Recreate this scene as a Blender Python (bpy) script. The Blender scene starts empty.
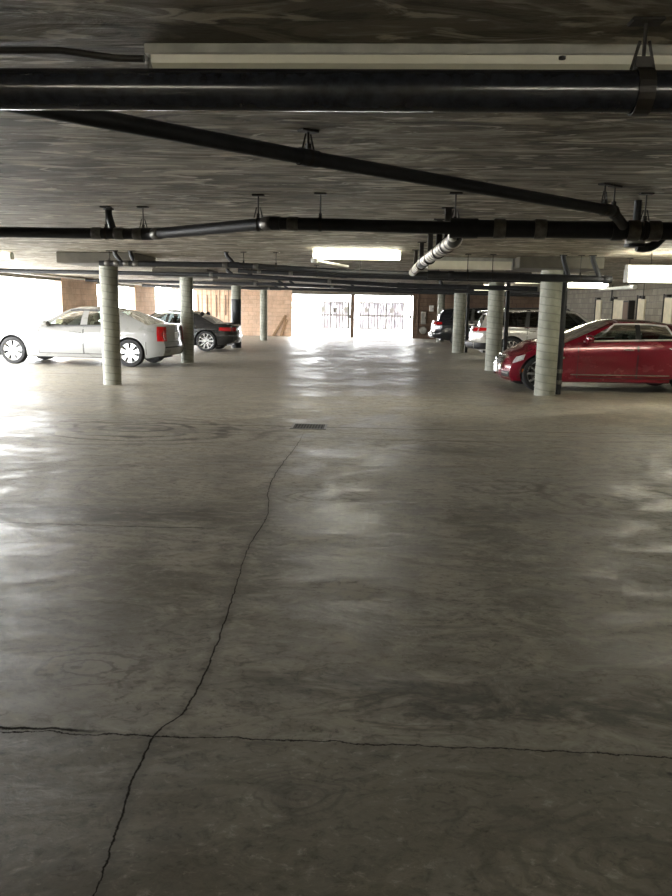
import bpy, math, random
from mathutils import Vector, Matrix
import numpy as np

random.seed(7)
SC = bpy.context.scene
COL = SC.collection

# ------------------------------------------------------------------ camera
EYE = 1.5
PITCH = math.atan(141 / 780)
ROLL = math.radians(0.9)
YAW = math.radians(2.4)
cd = bpy.data.cameras.new('camera')
cd.sensor_fit = 'VERTICAL'
cd.sensor_height = 36.0
cd.lens = 780 / 896 * 36.0
cd.clip_start = 0.05
cd.clip_end = 500
cam = bpy.data.objects.new('camera', cd)
COL.objects.link(cam)
cam.matrix_world = (Matrix.Translation((0, 0, EYE)) @ Matrix.Rotation(YAW, 4, 'Z')
                    @ Matrix.Rotation(math.pi / 2 - PITCH, 4, 'X') @ Matrix.Rotation(ROLL, 4, 'Z'))
SC.camera = cam

# ------------------------------------------------------------------ light
SC.view_settings.view_transform = 'Standard'
SC.view_settings.look = 'None'
SC.view_settings.gamma = 1.0
SC.view_settings.use_curve_mapping = False
SC.view_settings.exposure = 1.05
SC.cycles.use_denoising = True
SC.cycles.max_bounces = 10
SC.cycles.diffuse_bounces = 6
SC.cycles.glossy_bounces = 4
SC.cycles.transparent_max_bounces = 12
SC.cycles.sample_clamp_indirect = 12.0
SC.cycles.caustics_reflective = False
SC.cycles.caustics_refractive = False

SKY = 13.5
wd = bpy.data.worlds.new('overcast_sky')
SC.world = wd
wd.use_nodes = True
bg = wd.node_tree.nodes['Background']
bg.inputs['Color'].default_value = (0.97, 0.985, 1.0, 1)
bg.inputs['Strength'].default_value = SKY


def portal(name, loc, rot, sx, sy):
    l = bpy.data.lights.new(name, 'AREA')
    l.shape = 'RECTANGLE'
    l.size, l.size_y = sx, sy
    l.cycles.is_portal = True
    o = bpy.data.objects.new(name, l)
    o.location = loc
    o.rotation_euler = rot
    COL.objects.link(o)


CH = 2.38          # ceiling height
XL, XR = -10.2, 8.6
YF, YB = -12.0, 39.8
LY0, LY1 = 7.0, 25.75  # the long opening in the left wall
HZ = 2.2           # top of the openings
# daylight openings (portals only guide the sky's own light)
portal('daylight_left', (XL - .15, (LY0 + LY1) / 2, HZ / 2), (0, -math.pi / 2, 0), HZ, LY1 - LY0)
portal('daylight_left_far', (XL - .15, 31.5, HZ / 2), (0, -math.pi / 2, 0), HZ, 4.7)
portal('daylight_gate', (-.95, YB + .2, 1.05), (-math.pi / 2, 0, 0), 6.0, 2.1)
portal('daylight_back', (-9.6, YB + .2, 1.1), (-math.pi / 2, 0, 0), 1.2, 2.2)


# ------------------------------------------------------------------ mesh helpers
class MB:
    def __init__(s):
        s.v, s.f, s.m = [], [], []

    def add(s, vs, fs, mi=0):
        b = len(s.v)
        s.v += [tuple(p) for p in vs]
        for f in fs:
            s.f.append(tuple(i + b for i in f))
            s.m.append(mi)
        return s

    def box(s, x0, x1, y0, y1, z0, z1, mi=0, bev=0.0):
        x0, x1 = min(x0, x1), max(x0, x1)
        y0, y1 = min(y0, y1), max(y0, y1)
        z0, z1 = min(z0, z1), max(z0, z1)
        if bev <= 0:
            vs = [(x, y, z) for z in (z0, z1) for y in (y0, y1) for x in (x0, x1)]
            s.add(vs, [(0, 2, 3, 1), (4, 5, 7, 6), (0, 1, 5, 4), (2, 6, 7, 3), (0, 4, 6, 2), (1, 3, 7, 5)], mi)
            return s
        b = min(bev, (x1 - x0) / 2.1, (y1 - y0) / 2.1, (z1 - z0) / 2.1)
        vs, idx = [], {}
        for sx in (0, 1):
            for sy in (0, 1):
                for sz in (0, 1):
                    X, Y, Z = (x0, x1)[sx], (y0, y1)[sy], (z0, z1)[sz]
                    ix, iy, iz = (b, -b)[sx], (b, -b)[sy], (b, -b)[sz]
                    for a, p in (('x', (X, Y + iy, Z + iz)), ('y', (X + ix, Y, Z + iz)), ('z', (X + ix, Y + iy, Z))):
                        idx[(sx, sy, sz, a)] = len(vs)
                        vs.append(p)
        fs = []
        for t in (0, 1):
            fs.append([idx[(t, a, c, 'x')] for a, c in ((0, 0), (0, 1), (1, 1), (1, 0))][::(1 if t == 0 else -1)])
            fs.append([idx[(a, t, c, 'y')] for a, c in ((0, 0), (1, 0), (1, 1), (0, 1))][::(1 if t == 0 else -1)])
            fs.append([idx[(a, c, t, 'z')] for a, c in ((0, 0), (0, 1), (1, 1), (1, 0))][::(1 if t == 0 else -1)])
        for p in (0, 1):
            for q in (0, 1):
                fs.append([idx[(0, p, q, 'y')], idx[(1, p, q, 'y')], idx[(1, p, q, 'z')], idx[(0, p, q, 'z')]])
                fs.append([idx[(p, 0, q, 'x')], idx[(p, 1, q, 'x')], idx[(p, 1, q, 'z')], idx[(p, 0, q, 'z')]])
                fs.append([idx[(p, q, 0, 'x')], idx[(p, q, 1, 'x')], idx[(p, q, 1, 'y')], idx[(p, q, 0, 'y')]])
                for r in (0, 1):
                    fs.append([idx[(p, q, r, 'x')], idx[(p, q, r, 'y')], idx[(p, q, r, 'z')]])
        s.add(vs, fs, mi)
        return s

    def tube(s, pts, r, n=12, mi=0, cap=True):
        pts = [Vector(p) for p in pts]
        rs = r if isinstance(r, (list, tuple)) else [r] * len(pts)
        tg = []
        for i in range(len(pts)):
            a = pts[max(i - 1, 0)]
            b = pts[min(i + 1, len(pts) - 1)]
            tg.append((b - a).normalized())
        up = Vector((0, 0, 1)) if abs(tg[0].z) < .9 else Vector((1, 0, 0))
        nn = (up - tg[0] * up.dot(tg[0])).normalized()
        vs = []
        for i, p in enumerate(pts):
            nn = (nn - tg[i] * nn.dot(tg[i])).normalized()
            bb = tg[i].cross(nn)
            for k in range(n):
                a = 2 * math.pi * k / n
                vs.append(p + (nn * math.cos(a) + bb * math.sin(a)) * rs[i])
        fs = []
        for i in range(len(pts) - 1):
            for k in range(n):
                k2 = (k + 1) % n
                fs.append((i * n + k, i * n + k2, (i + 1) * n + k2, (i + 1) * n + k))
        if cap:
            fs.append(tuple(range(n))[::-1])
            fs.append(tuple((len(pts) - 1) * n + k for k in range(n)))
        s.add(vs, fs, mi)
        return s

    def lathe(s, prof, origin=(0, 0, 0), axis='Z', n=32, mi=0, cap=True):
        vs = []
        for r, h in prof:
            for k in range(n):
                a = 2 * math.pi * k / n
                c, d = r * math.cos(a), r * math.sin(a)
                if axis == 'Z':
                    q = (c, d, h)
                elif axis == 'Y':
                    q = (d, h, c)
                else:
                    q = (h, c, d)
                vs.append((q[0] + origin[0], q[1] + origin[1], q[2] + origin[2]))
        fs = []
        for i in range(len(prof) - 1):
            for k in range(n):
                k2 = (k + 1) % n
                fs.append((i * n + k, i * n + k2, (i + 1) * n + k2, (i + 1) * n + k))
        if cap:
            fs.append(tuple(range(n))[::-1])
            fs.append(tuple((len(prof) - 1) * n + k for k in range(n)))
        s.add(vs, fs, mi)
        return s

    def grid(s, rows, mi=0, flip=False):
        nr, nc = len(rows), len(rows[0])
        vs = [p for r in rows for p in r]
        fs = []
        for i in range(nr - 1):
            for j in range(nc - 1):
                f = (i * nc + j, i * nc + j + 1, (i + 1) * nc + j + 1, (i + 1) * nc + j)
                fs.append(f[::-1] if flip else f)
        s.add(vs, fs, mi)
        return s

    def build(s, name, mats, parent=None, smooth=False, loc=None):
        me = bpy.data.meshes.new(name)
        me.from_pydata(s.v, [], s.f)
        if not isinstance(mats, (list, tuple)):
            mats = [mats]
        for m in mats:
            me.materials.append(m)
        for p, i in zip(me.polygons, s.m):
            p.material_index = i
        me.update()
        if smooth:
            me.polygons.foreach_set('use_smooth', [True] * len(me.polygons))
            me.set_sharp_from_angle(angle=math.radians(smooth if smooth is not True else 38))
        o = bpy.data.objects.new(name, me)
        COL.objects.link(o)
        if loc:
            o.location = loc
        if parent:
            o.parent = parent
        return o


def tag(o, label, cat, group=None, kind=None):
    o['label'] = label
    o['category'] = cat
    if group:
        o['group'] = group
    if kind:
        o['kind'] = kind
    return o


def struct(o):
    o['kind'] = 'structure'
    return o


def thing(name, label, cat, loc=(0, 0, 0), rz=0.0, group=None):
    o = bpy.data.objects.new(name, None)
    o.empty_display_size = .2
    COL.objects.link(o)
    o.location = loc
    o.rotation_euler = (0, 0, rz)
    return tag(o, label, cat, group)


# ------------------------------------------------------------------ materials
def hexlin(r, g, b):
    f = lambda c: ((c / 255 + .055) / 1.055) ** 2.4 if c > 10 else c / 255 / 12.92
    return (f(r), f(g), f(b), 1)


class NT:
    def __init__(s, name):
        s.mat = bpy.data.materials.new(name)
        s.mat.use_nodes = True
        s.t = s.mat.node_tree
        s.p = s.t.nodes['Principled BSDF']
        s.out = s.t.nodes['Material Output']

    def n(s, typ, ins=None, **kw):
        nd = s.t.nodes.new('ShaderNode' + typ)
        for k, v in kw.items():
            setattr(nd, k, v)
        for k, v in (ins or {}).items():
            s.set(nd.inputs[k], v)
        return nd

    def set(s, sock, v):
        if isinstance(v, bpy.types.NodeSocket):
            s.t.links.new(v, sock)
        elif isinstance(v, bpy.types.Node):
            s.t.links.new(v.outputs[0], sock)
        else:
            sock.default_value = v

    def math(s, op, a, b=0.0, c=None, clamp=False):
        nd = s.t.nodes.new('ShaderNodeMath')
        nd.operation = op
        nd.use_clamp = clamp
        s.set(nd.inputs[0], a)
        s.set(nd.inputs[1], b)
        if c is not None:
            s.set(nd.inputs[2], c)
        return nd.outputs[0]

    def mix(s, f, a, b, blend='MIX'):
        nd = s.t.nodes.new('ShaderNodeMix')
        nd.data_type = 'RGBA'
        nd.blend_type = blend
        s.set(nd.inputs[0], f)
        s.set(nd.inputs[6], a)
        s.set(nd.inputs[7], b)
        return nd.outputs[2]

    def ramp(s, f, a, b, lo=0.0, hi=1.0):
        nd = s.t.nodes.new('ShaderNodeMapRange')
        nd.interpolation_type = 'SMOOTHSTEP'
        s.set(nd.inputs[0], f)
        s.set(nd.inputs[1], a)
        s.set(nd.inputs[2], b)
        s.set(nd.inputs[3], lo)
        s.set(nd.inputs[4], hi)
        return nd.outputs[0]

    def coord(s, scale=(1, 1, 1), loc=(0, 0, 0), rot=(0, 0, 0), src='Object'):
        tc = s.n('TexCoord')
        mp = s.n('Mapping', {'Vector': tc.outputs[src], 'Scale': scale, 'Location': loc, 'Rotation': rot})
        return mp.outputs[0]

    def noise(s, vec, scale=5, detail=5, rough=.55, dist=0.0):
        nd = s.n('TexNoise', {'Vector': vec, 'Scale': scale, 'Detail': detail, 'Roughness': rough, 'Distortion': dist})
        return nd.outputs['Fac']

    def bump(s, h, strength=.3, dist=.01, nrm=None):
        nd = s.n('Bump', {'Height': h, 'Strength': strength, 'Distance': dist})
        if nrm is not None:
            s.set(nd.inputs['Normal'], nrm)
        return nd.outputs[0]


def simple(name, col, rough=.5, metal=0.0, coat=0.0, var=.12, nscale=8.0, emis=None, spec=.5, bump=0.0):
    t = NT(name)
    c = t.noise(t.coord(), nscale, 4)
    a = tuple(x * (1 - var) for x in col[:3]) + (1,)
    b = tuple(min(1, x * (1 + var)) for x in col[:3]) + (1,)
    t.set(t.p.inputs['Base Color'], t.mix(t.ramp(c, .3, .7), a, b))
    t.set(t.p.inputs['Roughness'], t.ramp(c, .2, .8, rough * .85, min(1, rough * 1.15)))
    t.p.inputs['Metallic'].default_value = metal
    t.p.inputs['Coat Weight'].default_value = coat
    t.p.inputs['Coat Roughness'].default_value = .04
    t.p.inputs['Specular IOR Level'].default_value = spec
    if emis:
        t.p.inputs['Emission Color'].default_value = tuple(emis[:3]) + (1,)
        t.p.inputs['Emission Strength'].default_value = emis[3]
    if bump:
        t.set(t.p.inputs['Normal'], t.bump(t.noise(t.coord(), nscale * 6, 4), bump, .01))
    return t.mat


def mat_floor():
    t = NT('polished_concrete_floor')
    P = t.coord()
    sep = t.n('SeparateXYZ', {'Vector': P})
    X, Y = sep.outputs[0], sep.outputs[1]
    wob = t.noise(t.coord((.45, .9, 1)), 1.0, 6, .6, .6)
    big = t.noise(t.coord((.35, .55, 1), (3, 1, 0)), 1.0, 5, .55, .8)
    mid = t.noise(t.coord((1.2, 1.7, 1), (7, 2, 0)), 1.3, 8, .62, 1.4)
    fine = t.noise(t.coord((2.6, 3.4, 1)), 5, 8, .7, 1.0)
    base = t.mix(t.ramp(big, .32, .68), hexlin(120, 115, 103), hexlin(156, 150, 137))
    base = t.mix(t.ramp(mid, .42, .62, 0, .8), base, hexlin(174, 167, 151))
    base = t.mix(t.ramp(fine, .5, .68, 0, .6), base, hexlin(72, 66, 56))
    base = t.mix(t.ramp(fine, .45, .3, 0, .4), base, hexlin(182, 175, 158))
    med = t.noise(t.coord((1.3, 2.0, 1), (2, 9, 0)), 2.4, 9, .68, 1.8)
    base = t.mix(t.ramp(med, .5, .64, 0, .42), base, hexlin(92, 87, 76))
    base = t.mix(t.ramp(med, .47, .36, 0, .4), base, hexlin(188, 182, 168))
    base = t.mix(t.ramp(Y, 2.53, 2.49, 0, .45), base, hexlin(92, 86, 72))
    # trowel swirls: distorted rings round a few centres
    h_sw = None
    for (cx, cy, rad, sc, amt) in ((-2.9, 9.3, 2.6, 2.6, .8), (.9, 8.6, 1.5, 3.6, .4), (-.35, 6.1, .55, 7.0, .6), (2.2, 6.4, 1.5, 3.6, .5), (1.2, 6.6, .8, 5.0, .4), (-1.2, 3.0, .5, 9.0, .5), (.2, 2.75, .45, 10.0, .4),
                              (.75, 1.95, .7, 11.0, .3), (-.2, 2.2, .3, 18.0, .3), (-1.4, 3.6, .9, 6.0, .35), (3.4, 7.6, 1.5, 3.4, .35)):
        dx = t.math('SUBTRACT', X, cx)
        dy = t.math('MULTIPLY', t.math('SUBTRACT', Y, cy), 1.5)
        d = t.math('SQRT', t.math('ADD', t.math('MULTIPLY', dx, dx), t.math('MULTIPLY', dy, dy)))
        dd = t.math('ADD', d, t.math('MULTIPLY', wob, 1.6))
        w = t.math('SINE', t.math('MULTIPLY', dd, sc * 6.283))
        w = t.math('MULTIPLY', t.ramp(w, .2, 1.0), t.ramp(d, rad, rad * .35))
        w = t.math('MULTIPLY', w, t.ramp(mid, .34, .52))
        base = t.mix(t.math('MULTIPLY', w, min(1, amt * 1.2)), base, hexlin(74, 69, 60))
        h_sw = w if h_sw is None else t.math('ADD', h_sw, w)
    gr = t.noise(t.coord((7, 9, 1)), 3.0, 8, .75, .5)
    base = t.mix(t.math('MULTIPLY', t.ramp(gr, .53, .66), t.ramp(med, .4, .6, .15, .7)), base, hexlin(64, 59, 50))
    base = t.mix(t.math('MULTIPLY', t.ramp(gr, .46, .34), t.ramp(med, .58, .4, .1, .5)), base, hexlin(196, 190, 176))
    # damp dark bands along the old pour joints
    for (y0, wd_, amt, x0, x1) in ((5.45, .3, .6, -6, -.9), (5.25, .16, .55, -9, -1.3), (2.75, .22, .6, .1, 4), (2.95, .16, .35, -.5, 3.0), (9.3, .28, .35, -9, -1.2), (5.7, .3, .3, .2, 5)):
        dy = t.math('ABSOLUTE', t.math('SUBTRACT', t.math('ADD', Y, t.math('MULTIPLY', t.math('SUBTRACT', wob, .5), .7)), y0))
        b = t.math('MULTIPLY', t.ramp(dy, wd_, wd_ * .1), t.ramp(med, .36, .56, .25, 1.0))
        b = t.math('MULTIPLY', b, t.math('MULTIPLY', t.ramp(X, x0 - .4, x0 + .4), t.ramp(X, x1 + .4, x1 - .4)))
        base = t.mix(t.math('MULTIPLY', b, amt * 1.15), base, hexlin(58, 54, 48))
    # tyre marks sweeping across
    for (a, b_, c, w_, amt) in ((8.9, -.03, .035, .035, .45), (9.3, -.02, .03, .03, .4), (4.75, -.22, .015, .03, .35), (4.55, -.2, .012, .02, .3), (7.4, .05, -.03, .05, .3)):
        cur = t.math('ADD', t.math('ADD', a, t.math('MULTIPLY', X, b_)), t.math('MULTIPLY', t.math('MULTIPLY', X, X), c))
        dy = t.math('ABSOLUTE', t.math('SUBTRACT', Y, cur))
        base = t.mix(t.math('MULTIPLY', t.math('MULTIPLY', t.ramp(dy, w_ * 2, w_ * .5), t.ramp(mid, .35, .65)), amt), base, hexlin(64, 61, 56))
    # small dark droppings
    vor = t.n('TexVoronoi', {'Vector': t.coord((1, 1, 1)), 'Scale': 2.6, 'Randomness': 1.0})
    sp = t.math('MULTIPLY', t.ramp(vor.outputs['Distance'], .045, .02), t.ramp(big, .45, .55))
    base = t.mix(t.math('MULTIPLY', sp, .75), base, hexlin(38, 34, 30))
    # cracks
    jit = t.math('MULTIPLY', t.math('SUBTRACT', t.noise(P, 7, 8, .75), .5), .08)
    jit2 = t.math('MULTIPLY', t.math('SUBTRACT', t.noise(P, 1.3, 3, .5), .5), .12)
    fc = t.n('FloatCurve')
    pts = [(1.2, -.66), (1.74, -.68), (2.5, -.73), (2.67, -.665), (3.1, -.655), (4.0, -.70), (4.75, -.74), (5.35, -.72), (6.5, -.83), (8.76, -.78), (10.5, -.8)]
    cm = fc.mapping.curves[0]
    g = lambda y: (y - 1.0) / 10.0
    h = lambda x: (x + 1.2) / 1.0
    cm.points[0].location = (0, h(-.64))
    cm.points[1].location = (1, h(-.8))
    for y, x in pts:
        cm.points.new(g(y), h(x))
    fc.mapping.update()
    t.set(fc.inputs['Value'], t.math('DIVIDE', t.math('SUBTRACT', Y, 1.0), 10.0))
    cx = t.math('SUBTRACT', fc.outputs[0], 1.2)
    crack = t.ramp(t.math('ABSOLUTE', t.math('SUBTRACT', t.math('ADD', X, t.math('MULTIPLY', jit, .6)), cx)), t.ramp(big, .35, .65, .003, .0065), .0012)
    crack = t.math('MULTIPLY', crack, t.ramp(Y, 9.6, 8.2))
    halo = t.ramp(t.math('ABSOLUTE', t.math('SUBTRACT', t.math('ADD', X, jit), cx)), .05, .0, 0, .35)
    halo = t.math('MULTIPLY', halo, t.ramp(Y, 9.0, 7.0))

    def joint(y0, w, x0=-99, x1=99, k=1.0):
        d = t.math('ABSOLUTE', t.math('SUBTRACT', t.math('ADD', Y, t.math('ADD', t.math('MULTIPLY', jit, k), t.math('MULTIPLY', jit2, k * .6))), y0))
        r = t.ramp(d, w, w * .25)
        return t.math('MULTIPLY', r, t.math('MULTIPLY', t.ramp(X, x0 - .1, x0 + .1), t.ramp(X, x1 + .1, x1 - .1)))
    j = t.math('MAXIMUM', joint(2.5, .0055), joint(2.52, .012, -4, -.95, .7))
    j = t.math('MAXIMUM', j, t.math('MULTIPLY', joint(5.1, .014, -9, -1.1), .6))
    j = t.math('MAXIMUM', j, t.math('MULTIPLY', joint(9.75, .022, -12, 12, .5), .75))
    j = t.math('MAXIMUM', j, t.math('MULTIPLY', joint(16.5, .04, -12, 12, .5), .5))
    cr = t.math('MAXIMUM', crack, j)
    base = t.mix(halo, base, hexlin(72, 66, 58))
    base = t.mix(t.math('MULTIPLY', cr, .92), base, hexlin(24, 21, 18))
    t.set(t.p.inputs['Base Color'], base)
    rough = t.ramp(t.math('ADD', t.math('MULTIPLY', mid, .6), t.math('MULTIPLY', big, .4)), .4, .6, .34, .6)
    rough = t.math('ADD', rough, t.math('MULTIPLY', cr, .4))
    t.set(t.p.inputs['Roughness'], rough)
    t.set(t.p.inputs['Specular IOR Level'], t.math('SUBTRACT', .42, t.math('MULTIPLY', cr, .42)))
    und = t.noise(t.coord((.8, 1.9, 1), (11, 5, 0)), 1.0, 4, .5, 1.5)
    hgt = t.math('ADD', t.math('MULTIPLY', mid, .6), t.math('ADD', t.math('MULTIPLY', fine, .2), t.math('MULTIPLY', t.noise(t.coord((7, 9, 1)), 3.0, 8, .75, .5), .08)))
    hgt = t.math('ADD', hgt, t.math('MULTIPLY', und, .8))
    hgt = t.math('ADD', hgt, t.math('MULTIPLY', h_sw, .015))
    t.set(t.p.inputs['Normal'], t.bump(hgt, .34, .02))
    return t.mat


def mat_ceiling():
    t = NT('board_formed_concrete')
    st = t.noise(t.coord((1.3, 4.2, 1)), 1.0, 8, .62, 1.6)
    st2 = t.noise(t.coord((2.2, 7.5, 1), (4, 1, 0)), 1.0, 5, .55, 1.2)
    big = t.noise(t.coord((.5, .7, 1)), 1.0, 5, .6, .5)
    base = t.mix(t.ramp(big, .3, .7), hexlin(116, 108, 94), hexlin(152, 144, 128))
    base = t.mix(t.ramp(st, .5, .57, 0, .8), base, hexlin(80, 73, 62))
    base = t.mix(t.ramp(st, .47, .38, 0, .75), base, hexlin(190, 182, 164))
    base = t.mix(t.ramp(st2, .57, .64, 0, .8), base, hexlin(224, 217, 200))
    vor = t.n('TexVoronoi', {'Vector': t.coord((.35, 2.4, 1)), 'Scale': 1.1})
    base = t.mix(t.ramp(vor.outputs['Distance'], .07, .03, 0, .5), base, hexlin(205, 200, 188))
    sep = t.n('SeparateXYZ', {'Vector': t.coord()})
    bo = t.math('ABSOLUTE', t.math('SUBTRACT', t.math('FRACT', t.math('ADD', t.math('DIVIDE', sep.outputs[1], 1.22), t.math('MULTIPLY', big, .02))), .5))
    base = t.mix(t.ramp(bo, .008, .002, 0, .6), base, hexlin(58, 53, 46))
    t.set(t.p.inputs['Base Color'], base)
    t.p.inputs['Roughness'].default_value = .72
    t.set(t.p.inputs['Normal'], t.bump(t.math('ADD', st, t.math('MULTIPLY', st2, .5)), .8, .05))
    return t.mat


def mat_block(name, c1, c2, mortar, scale, axis='XZ', rough=.85):
    t = NT(name)
    tc = t.n('TexCoord')
    sep = t.n('SeparateXYZ', {'Vector': tc.outputs['Object']})
    cmb = t.n('CombineXYZ', {0: t.math('ADD', sep.outputs[0], sep.outputs[1]), 1: sep.outputs[2], 2: 0.0})
    br = t.n('TexBrick', {'Vector': cmb.outputs[0], 'Color1': c1, 'Color2': c2, 'Mortar': mortar, 'Scale': 1.0,
                          'Mortar Size': .012, 'Brick Width': scale[0], 'Row Height': scale[1], 'Bias': 0.0})
    ns = t.noise(t.coord(), 2.3, 7, .65)
    ns2 = t.noise(t.coord(), 22, 5, .6)
    col = t.mix(t.ramp(ns, .35, .7, 0, .5), br.outputs['Color'], tuple(x * .6 for x in c1[:3]) + (1,))
    col = t.mix(t.ramp(ns2, .5, .75, 0, .35), col, tuple(min(1, x * 1.35) for x in c2[:3]) + (1,))
    t.set(t.p.inputs['Base Color'], col)
    t.p.inputs['Roughness'].default_value = rough
    t.set(t.p.inputs['Normal'], t.bump(t.math('SUBTRACT', t.math('MULTIPLY', ns2, .4), br.outputs['Fac']), .6, .012))
    return t.mat


def mat_column():
    t = NT('spiral_formed_concrete')
    sep = t.n('SeparateXYZ', {'Vector': t.coord()})
    ang = t.math('ARCTAN2', sep.outputs[1], sep.outputs[0])
    ph = t.math('ADD', t.math('DIVIDE', sep.outputs[2], .135), t.math('DIVIDE', ang, 6.2832))
    ns = t.noise(t.coord((1, 1, .6)), 3.5, 6, .6)
    fr = t.math('ABSOLUTE', t.math('SUBTRACT', t.math('FRACT', t.math('ADD', ph, t.math('MULTIPLY', ns, .12))), .5))
    seam = t.ramp(fr, .1, .02)
    base = t.mix(t.ramp(ns, .3, .7), hexlin(126, 127, 114), hexlin(158, 158, 144))
    n2 = t.noise(t.coord((1, 1, 1)), 16, 5, .65)
    base = t.mix(t.ramp(n2, .55, .8, 0, .4), base, hexlin(98, 98, 86))
    base = t.mix(t.math('MULTIPLY', seam, .5), base, hexlin(88, 88, 78))
    t.set(t.p.inputs['Base Color'], base)
    t.p.inputs['Roughness'].default_value = .6
    t.set(t.p.inputs['Normal'], t.bump(t.math('SUBTRACT', t.math('MULTIPLY', n2, .3), seam), .4, .01))
    return t.mat


def mat_stripe():
    t = NT('spiral_wrap')
    sep = t.n('SeparateXYZ', {'Vector': t.coord()})
    ang = t.math('ARCTAN2', sep.outputs[2], sep.outputs[0])
    ph = t.math('ADD', t.math('DIVIDE', sep.outputs[1], .3), t.math('DIVIDE', ang, 6.2832))
    fr = t.math('FRACT', ph)
    ns = t.noise(t.coord(), 5, 5)
    light = t.mix(t.ramp(ns, .35, .65), hexlin(168, 160, 146), hexlin(210, 206, 196))
    base = t.mix(t.ramp(t.math('ABSOLUTE', t.math('SUBTRACT', fr, .5)), .24, .18), light, hexlin(40, 37, 34))
    t.set(t.p.inputs['Base Color'], base)
    t.p.inputs['Roughness'].default_value = .4
    return t.mat


def mat_glass(name, tint, clear=.6, rough=.02):
    t = NT(name)
    t.t.nodes.remove(t.p)
    tr = t.n('BsdfTransparent', {'Color': tuple(c * clear for c in tint) + (1,)})
    gl = t.n('BsdfGlossy', {'Color': (1, 1, 1, 1), 'Roughness': rough})
    fr = t.n('Fresnel', {'IOR': 1.5})
    ns = t.noise(t.coord(), 2, 3)
    mx = t.n('MixShader', {0: t.math('ADD', t.math('MULTIPLY', fr.outputs[0], .9), t.math('MULTIPLY', ns, .02)), 1: tr.outputs[0], 2: gl.outputs[0]})
    t.t.links.new(mx.outputs[0], t.out.inputs[0])
    return t.mat


def mat_paint(name, col, rough=.3, metal=0.0, flake=.06):
    t = NT(name)
    ns = t.noise(t.coord(), 220, 2)
    d = t.noise(t.coord((1, 1, 2)), 2.5, 5, .6)
    a = tuple(c * (1 - flake) for c in col) + (1,)
    b = tuple(min(1, c * (1 + flake)) for c in col) + (1,)
    t.set(t.p.inputs['Base Color'], t.mix(ns, a, b))
    t.p.inputs['Metallic'].default_value = metal
    t.set(t.p.inputs['Roughness'], t.ramp(d, .3, .7, rough * .85, rough * 1.2))
    t.p.inputs['Coat Weight'].default_value = 1.0
    t.p.inputs['Coat Roughness'].default_value = .05
    return t.mat


M = {}
M['floor'] = mat_floor()
M['ceiling'] = mat_ceiling()
M['block'] = mat_block('grey_block_wall', hexlin(128, 121, 108), hexlin(148, 141, 127), hexlin(104, 98, 88), (.4, .2))
M['tanblock'] = mat_block('tan_split_block_wall', hexlin(214, 182, 156), hexlin(224, 196, 172), hexlin(196, 168, 146), (.4, .2))
M['brown'] = mat_block('backlit_brown_block_wall', hexlin(112, 92, 76), hexlin(126, 104, 86), hexlin(92, 76, 64), (.4, .2))  # backlit shade of the right back wall put into its brown
M['column'] = mat_column()
M['stripe'] = mat_stripe()
M['concrete'] = simple('rough_concrete', hexlin(112, 107, 98), .8, var=.18, nscale=5, bump=.3)
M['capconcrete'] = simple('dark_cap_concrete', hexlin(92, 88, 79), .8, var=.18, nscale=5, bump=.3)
M['outside'] = simple('bright_paving', (.72, .71, .69), .9, var=.06, nscale=2)
M['iron'] = simple('black_pipe_iron', hexlin(33, 34, 37), .5, var=.3, nscale=14, spec=.45)
M['irongloss'] = simple('glossy_black_pipe', hexlin(36, 38, 44), .2, var=.3, nscale=30, spec=.5)
M['steel'] = simple('dull_clamp_steel', hexlin(112, 110, 106), .38, metal=.8, var=.25, nscale=20)
M['hanger'] = simple('dark_hanger_steel', hexlin(46, 42, 38), .5, metal=.3, var=.25, nscale=20)
M['housing'] = simple('white_enamel', hexlin(196, 195, 188), .45, var=.12, nscale=6)
M['dusty'] = simple('dusty_white_enamel', hexlin(168, 166, 158), .55, var=.2, nscale=7)
M['lens'] = simple('unlit_lens', hexlin(226, 222, 204), .35, var=.08, nscale=4)
M['lit'] = simple('lit_tube', (.9, .9, .85), .4, var=.02, emis=(1, .98, .86, 26.0))
M['litfill'] = simple('added_fill_tube', (.9, .9, .85), .4, var=.02, emis=(1, .96, .82, 110.0))  # stronger tubes, only for the added fill lamps behind the camera
M['litcover'] = simple('lit_cover', (.9, .88, .7), .5, var=.02, emis=(1, .95, .66, 3.0))
M['white'] = simple('white_paint', hexlin(222, 220, 214), .5, var=.06, nscale=6)
M['cream'] = simple('cream_board', hexlin(206, 196, 168), .6, var=.1, nscale=6)
M['barpaint'] = simple('mauve_grey_bar_paint', hexlin(214, 205, 212), .5, var=.06)
M['grey'] = simple('grey_enamel', hexlin(150, 148, 140), .5, var=.1)
M['dark'] = simple('dark_steel', hexlin(40, 36, 33), .5, var=.2)
M['blackpaint'] = simple('black_column_paint', hexlin(36, 38, 39), .45, var=.25, nscale=9)
M['wood'] = simple('weathered_wood', hexlin(150, 122, 92), .8, var=.25, nscale=12)
M['post'] = simple('brown_post_paint', hexlin(108, 88, 72), .6, var=.15)
M['rust'] = simple('drain_iron', hexlin(48, 42, 36), .55, metal=.4, var=.3, nscale=20)
M['rubber'] = simple('tyre_rubber', hexlin(30, 30, 30), .75, var=.15)
M['alloy'] = simple('alloy_wheel', hexlin(198, 198, 196), .28, metal=.85, var=.05)
M['alloydark'] = simple('wheel_barrel', hexlin(60, 60, 60), .45, metal=.6, var=.1)
M['plastic'] = simple('black_trim', hexlin(22, 22, 23), .5, var=.15)
M['seam'] = simple('panel_gap', hexlin(14, 14, 14), .8, var=.1)
M['brightwork'] = simple('satin_bright_trim', hexlin(225, 224, 220), .3, metal=.3, var=.03)
M['chrome'] = simple('chrome', hexlin(226, 226, 224), .12, metal=1.0, var=.03)
M['seat'] = simple('dark_seat', hexlin(42, 40, 38), .8, var=.15)
M['seatlight'] = simple('tan_seat', hexlin(150, 138, 118), .8, var=.12)
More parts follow.
